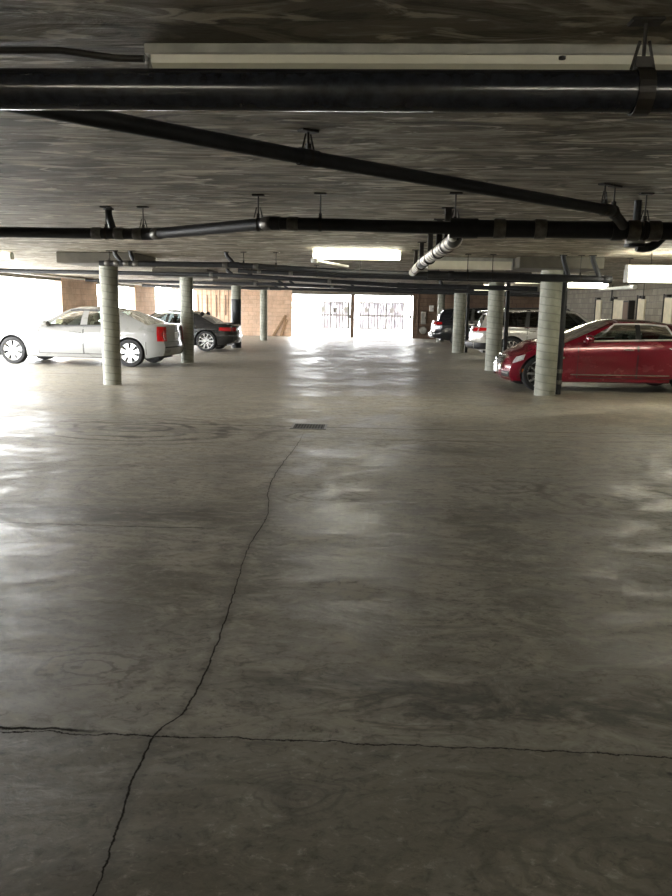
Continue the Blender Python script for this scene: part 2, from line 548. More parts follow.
M['redlens'] = simple('red_lens', hexlin(176, 18, 22), .12, coat=1, var=.1, nscale=30)
M['clearlens'] = simple('clear_lens', hexlin(176, 176, 174), .1, coat=1, var=.2, nscale=40)
M['amber'] = simple('amber_lens', hexlin(226, 120, 40), .15, coat=1, var=.1)
M['plate'] = simple('white_plate', hexlin(226, 226, 222), .4, var=.05)


def mat_dimming_sheet():
    t = NT('added_backlit_sheet')  # translucent sheet added to tame the sky glare behind the gate bars
    t.t.nodes.remove(t.p)
    n = t.noise(t.coord((3, 1, 1.2)), 2.2, 4)
    d = t.n('BsdfDiffuse', {'Color': (.55, .55, .56, 1)})
    tr = t.n('BsdfTranslucent', {'Color': t.mix(t.ramp(n, .35, .65), (.15, .143, .15, 1), (.29, .28, .29, 1))})
    a = t.n('AddShader', {0: d.outputs[0], 1: tr.outputs[0]})
    t.t.links.new(a.outputs[0], t.out.inputs[0])
    return t.mat


M['dimsheet'] = mat_dimming_sheet()
M['glass'] = mat_glass('car_glass', (.74, .88, .80), .5)
M['glassdark'] = mat_glass('privacy_glass', (.35, .4, .4), .4)
M['paint_white'] = mat_paint('pearl_white_paint', (.26, .26, .25), .3)
M['paint_black'] = mat_paint('black_paint', (.012, .012, .013), .2)
M['paint_red'] = mat_paint('candy_red_paint', (.17, .003, .016), .24, metal=.25, flake=.25)
M['paint_beige'] = mat_paint('champagne_paint', (.42, .40, .36), .3, metal=.2)
M['paint_dark'] = mat_paint('dark_blue_paint', (.008, .010, .016), .2)


# ------------------------------------------------------------------ structure
b = MB(); b.box(XL - .3, XR + .3, YF - .3, YB + .3, -.2, 0); struct(b.build('floor', M['floor']))
b = MB(); b.box(XL - .5, XR + .3, YF - .3, YB + .4, CH, CH + .3); struct(b.build('ceiling', M['ceiling']))
b = MB(); b.box(XR, XR + .25, YF, YB + .2, 0, CH); struct(b.build('wall_right', M['block']))
b = MB(); b.box(XL - .25, XR + .25, YF - .25, YF, 0, CH); struct(b.build('wall_front', M['block']))
b = MB()
b.box(XL - .25, XL, YF, LY0, 0, CH)
struct(b.build('wall_left', M['block']))
b = MB(); b.box(XL - .25, XL, LY1, 29.15, 0, CH); struct(b.build('wall_left_pier', M['tanblock']))
b = MB(); b.box(XL - .25, XL, 33.85, 37.1, 0, CH); struct(b.build('wall_left_corner_pier', M['tanblock']))
b = MB(); b.box(XL - .25, XL, LY0, LY1, HZ, CH); struct(b.build('trim_1', M['concrete']))
b = MB(); b.box(XL - .25, XL, 29.15, 33.85, HZ, CH); struct(b.build('trim_2', M['concrete']))
# back wall: tan blocks left of the gate, brown blocks right of it, their colour darkened for backlight
b = MB(); b.box(-6.85, -4.0, YB, YB + .25, 0, CH); struct(b.build('wall_back', M['tanblock']))
b = MB(); b.box(2.08, XR + .25, YB, YB + .25, 0, CH); struct(b.build('wall_back_right', M['brown']))
b = MB(); b.box(-4.0, 2.08, YB, YB + .25, 2.1, CH); struct(b.build('trim_3', M['concrete']))
b = MB(); b.box(XL - .25, -6.85, YB, YB + .25, HZ + .05, CH); struct(b.build('trim_4', M['concrete']))
# the paving outside
b = MB()
b.box(-70, XL - .25, -40, 110, -.25, -.02)
b.box(XL - .25, 60, YB + .25, 110, -.25, -.02)
struct(b.build('ground_outside', M['outside']))


# ------------------------------------------------------------------ columns
def column(x, y, d, label, capname=None, black=False):
    t = thing('concrete_column', label, 'column', (x, y, 0), 0, 'round concrete columns')
    top = CH - (.19 if capname else 0)
    r = d / 2
    if black:
        MB().lathe([(r, 1.72), (r, top)], n=40).build('shaft', M['column'], t, smooth=True)
        MB().lathe([(r + .004, 0), (r + .004, 1.72)], n=40).build('painted_base', M['blackpaint'], t, smooth=True)
    else:
        MB().lathe([(r, 0), (r, top)], n=48).build('shaft', M['column'], t, smooth=True)
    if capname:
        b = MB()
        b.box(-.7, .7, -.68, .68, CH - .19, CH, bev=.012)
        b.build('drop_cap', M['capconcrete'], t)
    return t


column(-4.85, 14.51, .335, 'round concrete column in front of the white sedan, nearest on the left', True)
column(-4.80, 20.42, .335, 'round concrete column between the white sedan and the black sedan', True)
column(-4.82, 28.1, .345, 'round column with black painted lower part at the black sedan tail', True, black=True)
column(-4.72, 34.6, .32, 'slim pale round column standing before the tan back wall', True)
column(3.15, 14.15, .375, 'round concrete column in front of the red sedan front wheel', True)
column(3.06, 19.7, .385, 'round concrete column beside the red sedan nose, at the white SUV rear', True)
column(3.04, 27.5, .40, 'round concrete column in front of the dark SUV', True)
column(3.16, 36.2, .33, 'farthest round concrete column, right of the gate behind the dark SUV', True)


def standpipe(x, y, label):
    t = thing('drain_standpipe', label, 'pipe', (x, y, 0), 0, 'black standpipes beside the right columns')
    MB().tube([(0, 0, 0), (0, 0, 2.19)], .052, 16).build('pipe', M['iron'], t, smooth=True)
    for z in (.22, .42, .9, 1.55):
        MB().lathe([(.06, z - .035), (.062, z - .03), (.062, z + .03), (.06, z + .035)], n=20).build('coupling', M['steel'] if z < .5 else M['iron'], t, smooth=True)


standpipe(3.42, 14.3, 'black vertical drain pipe against the column before the red sedan')
standpipe(3.37, 19.85, 'black vertical drain pipe against the column by the white SUV')
standpipe(3.34, 27.65, 'black vertical drain pipe against the column by the dark SUV')


# ------------------------------------------------------------------ pipes
def pipe(label, pts, rs, couplings=(), group='overhead drain pipes', name='drain_pipe', mat='iron', cmat='steel', drops=(), n=18):
    """pts: polyline of centres, rs: radius per segment"""
    t = thing(name, label, 'pipe', pts[0], 0, group)
    o = Vector(pts[0])
    L = [Vector(p) - o for p in pts]
    if not isinstance(rs, (list, tuple)):
        rs = [rs] * (len(pts) - 1)
    for i in range(len(L) - 1):
        MB().tube([L[i], L[i + 1]], rs[i], n).build('pipe_length', M[mat], t, smooth=True)
    for i in range(1, len(L) - 1):
        d0 = (L[i] - L[i - 1]).normalized()
        d1 = (L[i + 1] - L[i]).normalized()
        r = max(rs[i - 1], rs[i])
        MB().tube([L[i] - d0 * r * 1.6, L[i] - d0 * r * .7, L[i] + d1 * r * .7, L[i] + d1 * r * 1.6], r * 1.14, n).build('elbow', M[mat], t, smooth=True)
    for seg, f, m in couplings:
        d = (L[seg + 1] - L[seg])
        p = L[seg] + d * f
        d.normalize()
        r = rs[seg]
        MB().tube([p - d * .045, p - d * .038, p + d * .038, p + d * .045], [r * 1.08, r * 1.16, r * 1.16, r * 1.08], n).build('coupling', M[m], t, smooth=True)
    for seg, f, dx, dy, r in drops:
        p = L[seg] + (L[seg + 1] - L[seg]) * f
        zc = CH - o.z
        q = []
        for k in range(7):
            a = k / 6
            s = a * a * (3 - 2 * a)
            q.append((p.x + dx * s, p.y + dy * s, p.z + (zc - .03 - p.z) * a))
        q.append((p.x + dx, p.y + dy, zc))
        MB().tube(q, r, 14).build('drop', M[mat], t, smooth=True)
        MB().lathe([(r * 1.5, zc - .015), (r * 1.5, zc)], (p.x + dx, p.y + dy, 0), n=18).build('collar', M['hanger'], t, smooth=True)
    return t


def hanger(x, y, z, r, label, yawv=0.0, spread=True, strap=False):
    t = thing('pipe_hanger', label, 'hanger', (x, y, CH), yawv, 'steel hangers holding the overhead pipes')
    h = z - CH
    b = MB()
    b.tube([(0, 0, 0), (0, 0, h + r * 1.25 + .015)], .006, 8)
    b.build('rod', M['hanger'], t, smooth=True)
    MB().box(-.05, .05, -.03, .03, -.012, 0, bev=.004).build('ceiling_plate', M['hanger'], t)
    w = .05 if strap else .024
    q = []
    for k in range(25):
        a = math.pi / 2 + 2 * math.pi * k / 24
        q.append((0, (r + .004) * math.cos(a), h + (r + .004) * math.sin(a)))
    b = MB()
    rows = [[(-w / 2, p[1], p[2]) for p in q], [(w / 2, p[1], p[2]) for p in q],
            [(w / 2, p[1] * 1.07, h + (p[2] - h) * 1.07) for p in q], [(-w / 2, p[1] * 1.07, h + (p[2] - h) * 1.07) for p in q],
            [(-w / 2, p[1], p[2]) for p in q]]
    b.grid(rows)
    b.box(-w * .5, w * .5, -.012, .012, h + r, h + r * 1.3 + .02)
    b.build('clevis', M['hanger'], t)
    if spread:
        for sx in (-1, 1):
            MB().tube([(sx * .035, 0, h + r + .002), (sx * .014, 0, min(-.02, h + r + .085))], .005, 6).build('brace', M['hanger'], t)
    return t


# the big near pipe
pipe('thick black drain pipe crossing the whole top of the picture', [(-7, 2.62, 2.172), (7, 2.62, 2.172)], .0615,
     [(0, .12, 'iron'), (0, .88, 'iron')], n=48, mat='irongloss')
h = hanger(.82, 2.62, 2.172, .0615, 'black strap hanger on the thick near pipe, upper right corner', strap=True)
# the thin diagonal
pipe('black drain pipe running diagonally away under the ceiling', [(-1.62, 2.84, 2.245), (-.34, 4.16, 2.245), (1.70, 5.86, 2.205), (1.86, 6.1, 2.13)], [.037] * 3, [(1, .98, 'iron')])
hanger(-.34, 4.16, 2.245, .037, 'hanger on the diagonal pipe, nearest of the thin hangers', yawv=.66)
hanger(1.62, 5.79, 2.207, .037, 'left of the two hangers where the diagonal pipe meets the crossing pipe', yawv=.7)
hanger(1.71, 5.87, 2.203, .037, 'right of the two hangers where the diagonal pipe meets the crossing pipe', yawv=.7, spread=False)
# second crossing pipe
pipe('black drain pipe crossing the ceiling in the middle distance with a bend left', [(-9.9, 7.75, 2.18), (-2.05, 7.35, 2.135), (-.82, 6.42, 2.15), (.70, 6.28, 2.115), (8.4, 5.9, 2.06)],
     [.049, .049, .049, .066],
     [(0, .935, 'steel'), (0, .962, 'steel'), (0, .985, 'steel'), (1, .06, 'steel'), (1, .98, 'steel'), (2, .12, 'steel'), (2, .97, 'steel'), (3, .035, 'steel'), (3, .075, 'steel'), (3, .15, 'iron'), (3, .165, 'steel'), (3, .185, 'steel')],
     drops=[(0, .955, -.09, .15, .032)])
hanger(-2.47, 7.37, 2.139, .049, 'hanger beside the curved drop at the left fitting cluster', spread=False)
hanger(-2.12, 7.36, 2.136, .049, 'hanger right of the left fitting cluster, where the pipe bends forward')
hanger(-.93, 6.5, 2.148, .049, 'braced hanger at the left end of the level middle pipe')
hanger(-.42, 6.38, 2.141, .049, 'hanger on the middle pipe above the lit lamp', spread=False)
hanger(.63, 6.29, 2.116, .05, 'hanger where the striped wrapped pipe joins the middle pipe')
hanger(2.05, 6.215, 2.106, .066, 'hanger on the middle pipe near the right edge of the picture')
# trap under the ceiling at the right edge
t = thing('floor_drain_trap', 'pale cone shaped drain body with a black elbow hanging at the right edge', 'drain fitting', (2.12, 6.62, 2.1))
MB().lathe([(.075, -.06), (.078, -.03), (.055, .03), (.035, .09)], n=24).build('bowl', M['white'], t, smooth=True)
MB().lathe([(.082, -.085), (.082, -.06)], n=24).build('cap_ring', M['iron'], t, smooth=True)
MB().tube([(0, 0, .08), (0, 0, .28)], .03, 14).build('stem', M['iron'], t, smooth=True)
MB().tube([(.02, 0, -.085), (.07, 0, -.092), (.12, -.005, -.085), (.16, -.02, -.06), (.185, -.05, -.025), (.2, -.1, .005), (.21, -.18, .015), (.215, -.3, .015)], .036, 16).build('elbow', M['iron'], t, smooth=True)
# wrapped pipe running away
t = thing('wrapped_pipe', 'white and dark spirally wrapped pipe running away beneath the ceiling', 'pipe', (.66, 6.55, 2.045))
MB().tube([(0, -.12, .05), (0, 0, 0), (0, 3.6, .045)], .062, 20).build('wrapped_length', M['stripe'], t, smooth=True)
MB().tube([(0, 4.0, .05), (0, 6.53, .03)], .062, 20).build('wrapped_length', M['stripe'], t, smooth=True)
MB().tube([(0, 3.58, .045), (0, 3.62, .045), (0, 4.0, .05), (0, 4.04, .05)], [.06, .075, .075, .06], 20).build('sleeve', M['iron'], t, smooth=True)
for k, yy in enumerate((7.2, 8.1, 9.3, 10.9, 12.3)):
    tt = thing('trapeze_bracket', ['black bracket holding the wrapped pipe, closest to the middle pipe', 'black bracket holding the wrapped pipe, second along from the middle pipe', 'black bracket holding the wrapped pipe, just before its black sleeve', 'black bracket holding the wrapped pipe, just past its black sleeve', 'black bracket holding the wrapped pipe, farthest one'][k],
               'bracket', (.66, yy, CH), 0, 'black brackets over the wrapped pipe')
    zc = 2.05 + (yy - 6.55) * .006 - CH
    MB().box(-.03, .03, -.012, .012, zc + .055, -.01, bev=.004).build('strap', M['hanger'], tt)
    MB().box(-.06, .06, -.03, .03, -.012, 0, bev=.004).build('ceiling_plate', M['hanger'], tt)
    MB().tube([(0, -.018, zc), (0, .018, zc)], .069, 20).build('clamp_band', M['hanger'], tt, smooth=True)

# third crossing row
pipe('black drain pipe crossing just before the nearest columns', [(-4.62, 13.38, 2.17), (-2.3, 13.3, 2.165), (-.5, 13.2, 2.075), (1.0, 13.12, 2.045), (3.85, 13.02, 2.0)], [.045, .045, .045, .06],
     [(0, .06, 'steel'), (0, .13, 'steel'), (0, .2, 'steel'), (0, .27, 'steel'), (0, .93, 'steel'), (1, .2, 'steel'), (3, .1, 'iron'), (3, .5, 'iron'), (3, .97, 'iron')],
     drops=[(0, .16, -.1, .0, .035), (0, .26, -.06, .0, .035), (0, .99, -.12, .0, .032), (3, .76, -.1, .0, .04), (3, .93, -.12, .0, .04)])
for x, y, z, l in ((-4.45, 13.375, 2.17, 'hanger left of the curved drops at the white sedan column'), (-4.05, 13.36, 2.17, 'hanger right of the curved drops at the white sedan column'),
                   (-2.15, 13.29, 2.158, 'hanger behind the middle pipe, on the row of the lit lamp, left'), (-1.6, 13.26, 2.13, 'second hanger left of the lit lamp on the third pipe row'),
                   (-.2, 13.19, 2.07, 'hanger directly below the lit lamp'), (1.55, 13.1, 2.036, 'left of the pair of hangers below the dusty unlit fixture'),
                   (1.95, 13.085, 2.03, 'right of the pair of hangers below the dusty unlit fixture'), (3.35, 13.04, 2.008, 'hanger between the two upright stubs over the red sedan column')):
    hanger(x, y, z, .06 if x > 1 else .045, l, spread=False)
# fourth row
pipe('black drain pipe crossing between the first and second pair of columns', [(-9.8, 19.3, 2.26), (-3.6, 19.25, 2.225), (.7, 19.1, 2.03), (3.9, 19.0, 1.99)], [.05, .05, .058],
     [(0, .95, 'steel'), (1, .3, 'iron'), (1, .6, 'steel'), (2, .5, 'iron')], drops=[(1, .05, -.14, .1, .04), (1, .16, -.14, .1, .04), (2, .3, -.1, 0, .04)])
pipe('thin black branch pipe above the fourth pipe row', [(-2.9, 17.2, 2.24), (-.6, 17.1, 2.16), (3.7, 17.0, 2.1)], [.045, .045], [(0, .2, 'steel'), (0, .5, 'steel'), (1, .4, 'iron')], drops=[(0, .3, -.1, 0, .035)])
for x, y, z, l in ((-2.6, 17.19, 2.23, 'hanger on the thin branch pipe at its left end'), (-1.2, 17.13, 2.18, 'hanger on the thin branch pipe left of the gate'), (1.4, 17.05, 2.132, 'hanger on the thin branch pipe right of the gate')):
    hanger(x, y, z, .045, l, spread=False)
# fifth and sixth rows, far off
pipe('far black drain pipe crossing before the third pair of columns', [(-9.8, 26.9, 2.27), (-3.3, 26.8, 2.23), (1.6, 26.7, 2.09), (6.0, 26.6, 2.04)], [.05, .055, .055], [(0, .9, 'steel'), (1, .4, 'steel'), (2, .4, 'iron')],
     drops=[(1, .06, -.15, 0, .04), (1, .14, -.15, 0, .04), (1, .55, -.15, 0, .04)])
pipe('farthest black drain pipe crossing above the gate', [(-9.8, 33.6, 2.27), (-3.0, 33.6, 2.22), (7.0, 33.4, 2.1)], [.055, .06], [(0, .8, 'steel'), (1, .5, 'iron')],
     drops=[(0, .86, -.15, 0, .04), (0, .92, -.15, 0, .04), (1, .3, -.15, 0, .04)])
pipe('grey conduit running along the ceiling edge over the left opening', [(-9.95, 8, 2.32), (-9.95, 39, 2.32)], .04, group='ceiling conduits', mat='grey', name='conduit')
pipe('pale conduit running above the right hand cars', [(3.9, 12.0, 1.86), (7.6, 27.0, 2.22)], .032, group='ceiling conduits', mat='white', name='conduit')
for x, y, z, l in ((4.3, 13.6, 1.898, 'near hanger on the pale conduit above the red sedan'), (6.2, 21.3, 2.083, 'far hanger on the pale conduit above the white SUV')):
    hanger(x, y, z, .032, l, spread=False)
# conduit by the near fixture
t = thing('conduit', 'thin conduit running along the ceiling to the near fixture, upper left', 'conduit', (-3.2, 2.82, CH), 0, 'ceiling conduits')
MB().tube([(0, .1, -.016), (1.9, .05, -.016), (2.1, .03, -.022), (2.3, .02, -.05), (2.4, .02, -.052)], .012, 10).build('tube', M['hanger'], t, smooth=True)
MB().box(1.2, 1.215, .05, .09, -.035, 0).build('clip', M['hanger'], t)
t = thing('junction_box', 'small grey junction box hanging at the left end of the near fixture', 'box', (-.765, 2.93, 2.27))
MB().box(-.035, .035, -.04, .04, -.06, .09, bev=.006).build('box_body', M['grey'], t)
MB().box(.03, .06, -.02, .02, -.03, .0, bev=.004).build('connector', M['steel'], t)


# ------------------------------------------------------------------ lamps
def strip_light(label, x0, x1, y, zt, zb, lit=True, depth=.2, rods=False, group='ceiling strip lights', dust=False, bright=False):
    L = x1 - x0
    t = thing('strip_light', label, 'ceiling light', ((x0 + x1) / 2, y, zt), 0, group)
    h = zt - zb
    hm = M['dusty'] if dust else M['housing']
    MB().box(-L / 2, L / 2, -depth * .3, depth * .3, -h * .3, 0, bev=.01).build('housing', hm, t)
    for s in (-1, 1):
        b = MB()
        b.box(s * L / 2 - .02 * s, s * L / 2, -depth * .4, depth * .4, -h * .98, -h * .25, bev=.008)
        b.build('end_cap', hm, t)
    n = 10
    rows = []
    for xx in (-L / 2 + .02, L / 2 - .02):
        rows.append([(xx, -math.cos(math.pi * k / n) * depth * .4, -h * .3 - math.sin(math.pi * k / n) * h * .67) for k in range(n + 1)])
    b = MB()
    b.grid(rows)
    b.build('cover', M['litcover'] if lit else M['lens'], t, smooth=True)
    if lit:
        for s in (-1, 1):
            MB().tube([(-L / 2 + .03, s * depth * .46, -h * .4), (L / 2 - .03, s * depth * .46, -h * .4)], h * .1, 10).build('tube', M['litfill' if bright else 'lit'], t, smooth=True)
    if rods:
        for s in (-.35, .35):
            MB().tube([(s * L, 0, 0), (s * L, 0, CH - zt)], .006, 8).build('rod', M['hanger'], t)
    return t


t = thing('strip_light', 'long dusty unlit strip fixture on the ceiling right behind the thick near pipe', 'ceiling light', (.42, 2.95, CH), 0, 'ceiling strip lights')
MB().box(-1.22, 1.22, -.11, .11, -.034, 0, bev=.004).build('housing', M['dusty'], t)
b = MB()
rows = [[(xx, -.1, -.034), (xx, -.095, -.06), (xx, -.06, -.08), (xx, .06, -.08), (xx, .095, -.06), (xx, .1, -.034)] for xx in (-1.2, 1.2)]
b.grid(rows)
for r in rows:
    b.add(r, [(0, 1, 2, 3, 4, 5)])
b.build('cover', M['lens'], t)
MB().lathe([(.012, -.05), (.012, -.042)], (.2, -.112, 0), n=10).build('screw', M['dark'], t)

strip_light('lit strip light on the ceiling over the middle of the garage', -.93, .44, 12.42, CH, 2.22)
strip_light('lit strip light hanging over the red sedan at the right edge', 3.84, 6.3, 12.3, 2.2, 1.93, rods=True, depth=.26)
strip_light('lit strip light at the far left edge over the white sedan nose', -8.9, -6.5, 14.2, CH, 2.25)
strip_light('lit strip light above the white SUV, behind the columns', 3.6, 5.0, 20.4, CH, 2.16)
strip_light('lit strip light far back above the dark SUV', 3.6, 5.0, 29.0, CH, 2.16)
strip_light('lit strip light far back near the right wall', 5.6, 7.0, 24.0, CH, 2.16)
strip_light('added fill strip light, unseen behind the camera, left', -3.9, -1.5, -4.5, CH, 2.22, bright=True)  # added unseen lamp pair that brightens the near floor and fixture
strip_light('added fill strip light, unseen behind the camera, right', 1.3, 3.7, -4.5, CH, 2.22, bright=True)
strip_light('dusty unlit strip fixture left of the red sedan column', .95, 2.42, 14.0, CH, 2.17, lit=False, dust=True)
t = thing('conduit', 'short white conduit slanting from the lit middle lamp to the pipe', 'conduit', (-.88, 12.45, 2.22), 0, 'ceiling conduits')
MB().tube([(-.02, -.09, 0), (.05, .1, -.02), (.48, .72, -.06)], .022, 10).build('tube', M['white'], t, smooth=True)
MB().lathe([(.05, -.03), (.06, 0), (.05, .03)], (-.01, -.13, -.02), n=14).build('bulb_housing', M['white'], t, smooth=True)


# ------------------------------------------------------------------ floor drain
t = thing('floor_drain', 'rectangular iron floor drain grate in the middle of the floor', 'drain', (-.755, 9.77, 0))
b = MB()
for a in ((-.225, .225, -.22, -.19), (-.225, .225, .19, .22), (-.225, -.195, -.22, .22), (.195, .225, -.22, .22)):
    b.box(a[0], a[1], a[2], a[3], -.004, .006)
b.build('frame', M['steel'], t)
b = MB()
for k in range(11):
    xx = -.18 + k * .036
    b.box(xx - .007, xx + .007, -.19, .19, -.004, .004)
b.build('grate', M['rust'], t)
MB().box(-.195, .195, -.19, .19, -.006, .0015).build('pit', M['seam'], t)


# ------------------------------------------------------------------ gate
def gate(x0, x1, label, bars0, bars1, zlo, zhi, signs):
    t = thing('gate', label, 'gate', (x0, YB + .12, 0), 0, 'white barred gates')
    W = x1 - x0
    b = MB()
    for a in ((0, .05), (W - .05, W)):
        b.box(a[0], a[1], -.025, .025, .04, 2.02)
    for z in (.04, 1.97):
        b.box(.05, W - .05, -.025, .025, z, z + .05)
    for z in (zlo - .06, 1.07, zhi):
        b.box(.05, W - .05, -.02, .02, z, z + .06)
    b.build('frame', M['white'], t)
    b = MB()
    b.box(bars0 - x0, bars1 - x0, .0, .01, zlo, 1.07)
    b.box(bars0 - x0, bars1 - x0, .0, .01, 1.13, zhi)
    b.build('added_dimming_sheet', M['dimsheet'], t)  # added sheet giving the bars a pale overexposed backdrop
    n = int((bars1 - bars0) / .14)
    for k in range(n + 1):
        x = bars0 + k * (bars1 - bars0) / n - x0
        w = .016 if k % 3 else .03
        m = MB()
        m.box(x - w, x + w, -.045, -.0, zlo, zhi)
        m.build('bar', M['grey' if k % 2 else 'barpaint'], t)
    for sx, sz, w, h, m in signs:
        s = MB()
        s.box(sx - x0 - w / 2, sx - x0 + w / 2, -.065, -.05, sz - h / 2, sz + h / 2)
        s.build('sign_plate', M[m], t)
    for z in (.4, 1.6):
        MB().box(-.03, 0, -.03, .03, z, z + .1).build('hinge', M['dark'], t)
    return t


gate(-2.62, -1.08, 'left white barred gate leaf, half open to the bright street', -2.5, -1.15, .46, 1.73, ((-2.42, 1.38, .22, .25, 'white'), (-1.82, 1.35, .17, .22, 'grey'), (-1.28, 1.38, .2, .25, 'white')))
gate(-.8, 2.0, 'right white barred gate leaf, wider and closed', -.56, 1.62, .46, 1.73, ((-.25, 1.36, .17, .22, 'white'), (1.02, 1.36, .2, .26, 'white')))
t = thing('gate_post', 'brown post standing between the two white gate leaves', 'post', (-.95, YB + .1, 0))
MB().box(-.1, .1, -.1, .1, 0, 2.1, bev=.01).build('post_body', M['post'], t)
MB().box(-.13, -.1, -.06, .06, .95, 1.15).build('latch', M['dark'], t)
t = thing('gate_post', 'white steel post at the right edge of the gateway', 'post', (2.04 - .06, YB - .02, 0))
MB().box(-.04, .04, -.05, .04, 0, 2.1).build('post_body', M['white'], t)
MB().box(-.06, -.04, -.04, .03, 1.0, 1.15).build('latch', M['dark'], t)
# slatted fence beyond the left side of the gateway
t = thing('fence', 'pale barred fence running out along the left side of the gateway', 'fence', (-3.85, YB + .6, 0))
b = MB()
for k in range(14):
    b.box(-.02, .02, k * .35, k * .35 + .04, 0, 1.3)
b.build('bars', M['grey'], t)
MB().box(-.025, .025, 0, 4.6, 1.26, 1.32).build('rail', M['grey'], t)
# slatted screen in the back left opening
t = thing('slatted_screen', 'tan board screen with dark upright gaps left of the black painted column', 'screen', (-9.0, YB + .05, 0))
b = MB(); b.box(0, 2.15, .06, .09, 0, HZ + .05); b.build('backing', M['dark'], t)
b = MB()
x = 0.0
k = 0
while x < 1.9:
    b.box(x, x + .2, 0, .05, 0, HZ + .05)
    x += .235 if k % 2 else .215
    k += 1
b.build('boards', M['tanblock'], t)
for k in range(4):
    MB().box(.2 + k * .47, .24 + k * .47, -.03, 0, .9 + .1 * (k % 2), 2.0).build('strap_bar', M['post'], t)
# planks leaning on the back wall
for k, (xa, xb, zt, l) in enumerate(((-4.95, -4.3, 1.05, 'longer weathered plank leaning on the tan back wall'), (-4.55, -4.25, .85, 'shorter weathered plank leaning on the tan back wall'))):
    t = MB()
    dx, dz = xb - xa, zt
    Ln = math.hypot(dx, dz)
    nx, nz = -dz / Ln * .06, dx / Ln * .06
    y0, y1 = YB - .06 - .06 * k, YB - .015 - .06 * k
    vs = [(xa + nx, y0, max(0, nz)), (xa - nx, y0, 0.0), (xb - nx, y0, zt - nz), (xb + nx, y0, zt + nz)]
    vs += [(p[0], y1, p[2]) for p in vs]
    t.add(vs, [(0, 1, 2, 3), (7, 6, 5, 4), (0, 4, 5, 1), (1, 5, 6, 2), (2, 6, 7, 3), (3, 7, 4, 0)])
    tag(t.build('plank', M['wood']), l, 'plank', 'planks leaning on the back wall')
# electrical things right of the gate
def panel_box(x, y, z, w, h, label, m='grey', name='electrical_panel', wall='back'):
    t = thing(name, label, 'panel', (x, y, z))
    MB().box(-w / 2, w / 2, -.12, 0, -h / 2, h / 2, bev=.01).build('cabinet_body', M[m], t)
    MB().box(-w / 2 + .02, w / 2 - .02, -.13, -.12, -h / 2 + .02, h / 2 - .02).build('door', M[m], t)
    MB().box(w / 2 - .06, w / 2 - .03, -.15, -.13, -.04, .04).build('handle', M['dark'], t)
    return t


panel_box(2.62, YB, 1.03, .26, .62, 'tall grey electrical panel on the brown wall right of the gate')
panel_box(3.0, YB, 1.5, .22, .3, 'small pale panel on the brown wall near the far column', 'white')
t = thing('round_meter', 'round pale meter low on the brown wall right of the gate', 'meter', (2.62, YB, .42))
MB().lathe([(.17, -.1), (.19, -.06), (.19, 0)], axis='Y', n=24).build('meter_body', M['grey'], t, smooth=True)
MB().lathe([(.12, -.115), (.13, -.1)], axis='Y', n=24).build('dial', M['dusty'], t, smooth=True)
t = thing('conduit', 'pale upright conduit on the brown wall at the gate edge', 'conduit', (2.33, YB - .03, 0), 0, 'wall conduits')
MB().tube([(0, 0, .2), (0, 0, 2.3)], .03, 10).build('tube', M['post'], t, smooth=True)
for z in (.5, 1.9):
    MB().box(-.06, .06, .0, .03, z, z + .04).build('clip', M['steel'], t)

# right wall: cream boards, one per stall
bl = ['cream board on the right wall, farthest of the row', 'cream board on the right wall beside the pale cabinet', 'cream board on the right wall, right of the pale cabinet', 'cream board on the right wall, nearest, at the picture edge']
for k, (yy, w) in enumerate(((30.35, .62), (28.3, .34), (25.6, .62), (23.3, .62))):
    t = thing('stall_board', bl[k], 'board', (XR, yy, 0), 0, 'cream boards on the right wall')
    MB().box(-.05, 0, -w / 2, w / 2, .3, 1.9, bev=.006).build('board', M['cream'], t)
    MB().box(-.14, 0, -.1, .1, 1.93, 2.0, bev=.01).build('lamp_cap', M['dark'], t)
    MB().box(-.08, -.05, w / 2, w / 2 + .05, .3, 2.02).build('side_rail', M['dark'], t)
t = thing('wall_cabinet', 'pale cabinet with a dark recess on the right wall behind the red sedan', 'cabinet', (XR, 27.4, 0))
MB().box(-.18, 0, -.42, .5, .9, 1.87, bev=.008).build('cabinet_body', M['cream'], t)
MB().box(-.19, -.18, .05, .3, .98, 1.12).build('label_patch', M['post'], t)
t2 = thing('wall_recess', 'dark upright recess box beside the pale cabinet on the right wall', 'box', (XR, 26.62, 0))
MB().box(-.2, 0, -.3, .3, .9, 1.86).build('box_body', M['dark'], t2)
MB().box(-.21, -.2, -.24, .24, .95, 1.8).build('door', M['post'], t2)
for k, (yy, z0) in enumerate(((27.9, 1.95), (24.7, 1.98))):
    t = thing('pull_switch', ['dark rod hanging from the ceiling above the pale cabinet', 'dark rod with a small box hanging before the right wall'][k], 'switch', (XR - .3, yy, CH), 0)
    MB().tube([(0, 0, 0), (0, 0, z0 - CH)], .012 + .012 * (1 - k), 8).build('rod', M['dark'], t)
    MB().box(-.04, .04, -.06, .06, z0 - CH - .1, z0 - CH).build('box_body', M['dark'], t)


# ------------------------------------------------------------------ cars
def pchip(xs, ys):
    xs = np.array(xs, float)
    ys = np.array(ys, float)
    h = np.diff(xs)
    d = np.diff(ys) / h
    m = np.zeros(len(xs))
    m[0], m[-1] = d[0], d[-1]
    for i in range(1, len(xs) - 1):
        if d[i - 1] * d[i] > 0:
            w1, w2 = 2 * h[i] + h[i - 1], h[i] + 2 * h[i - 1]
            m[i] = (w1 + w2) / (w1 / d[i - 1] + w2 / d[i])

    def f(x):
        x = min(max(x, xs[0]), xs[-1])
        i = min(int(np.searchsorted(xs, x, side='right')) - 1, len(xs) - 2)
        t = (x - xs[i]) / h[i]
        return float((2 * t ** 3 - 3 * t * t + 1) * ys[i] + (t ** 3 - 2 * t * t + t) * h[i] * m[i] + (-2 * t ** 3 + 3 * t * t) * ys[i + 1] + (t ** 3 - t * t) * h[i] * m[i + 1])
    return f


def smooth01(t):
    t = min(max(t, 0), 1)
    return t * t * (3 - 2 * t)


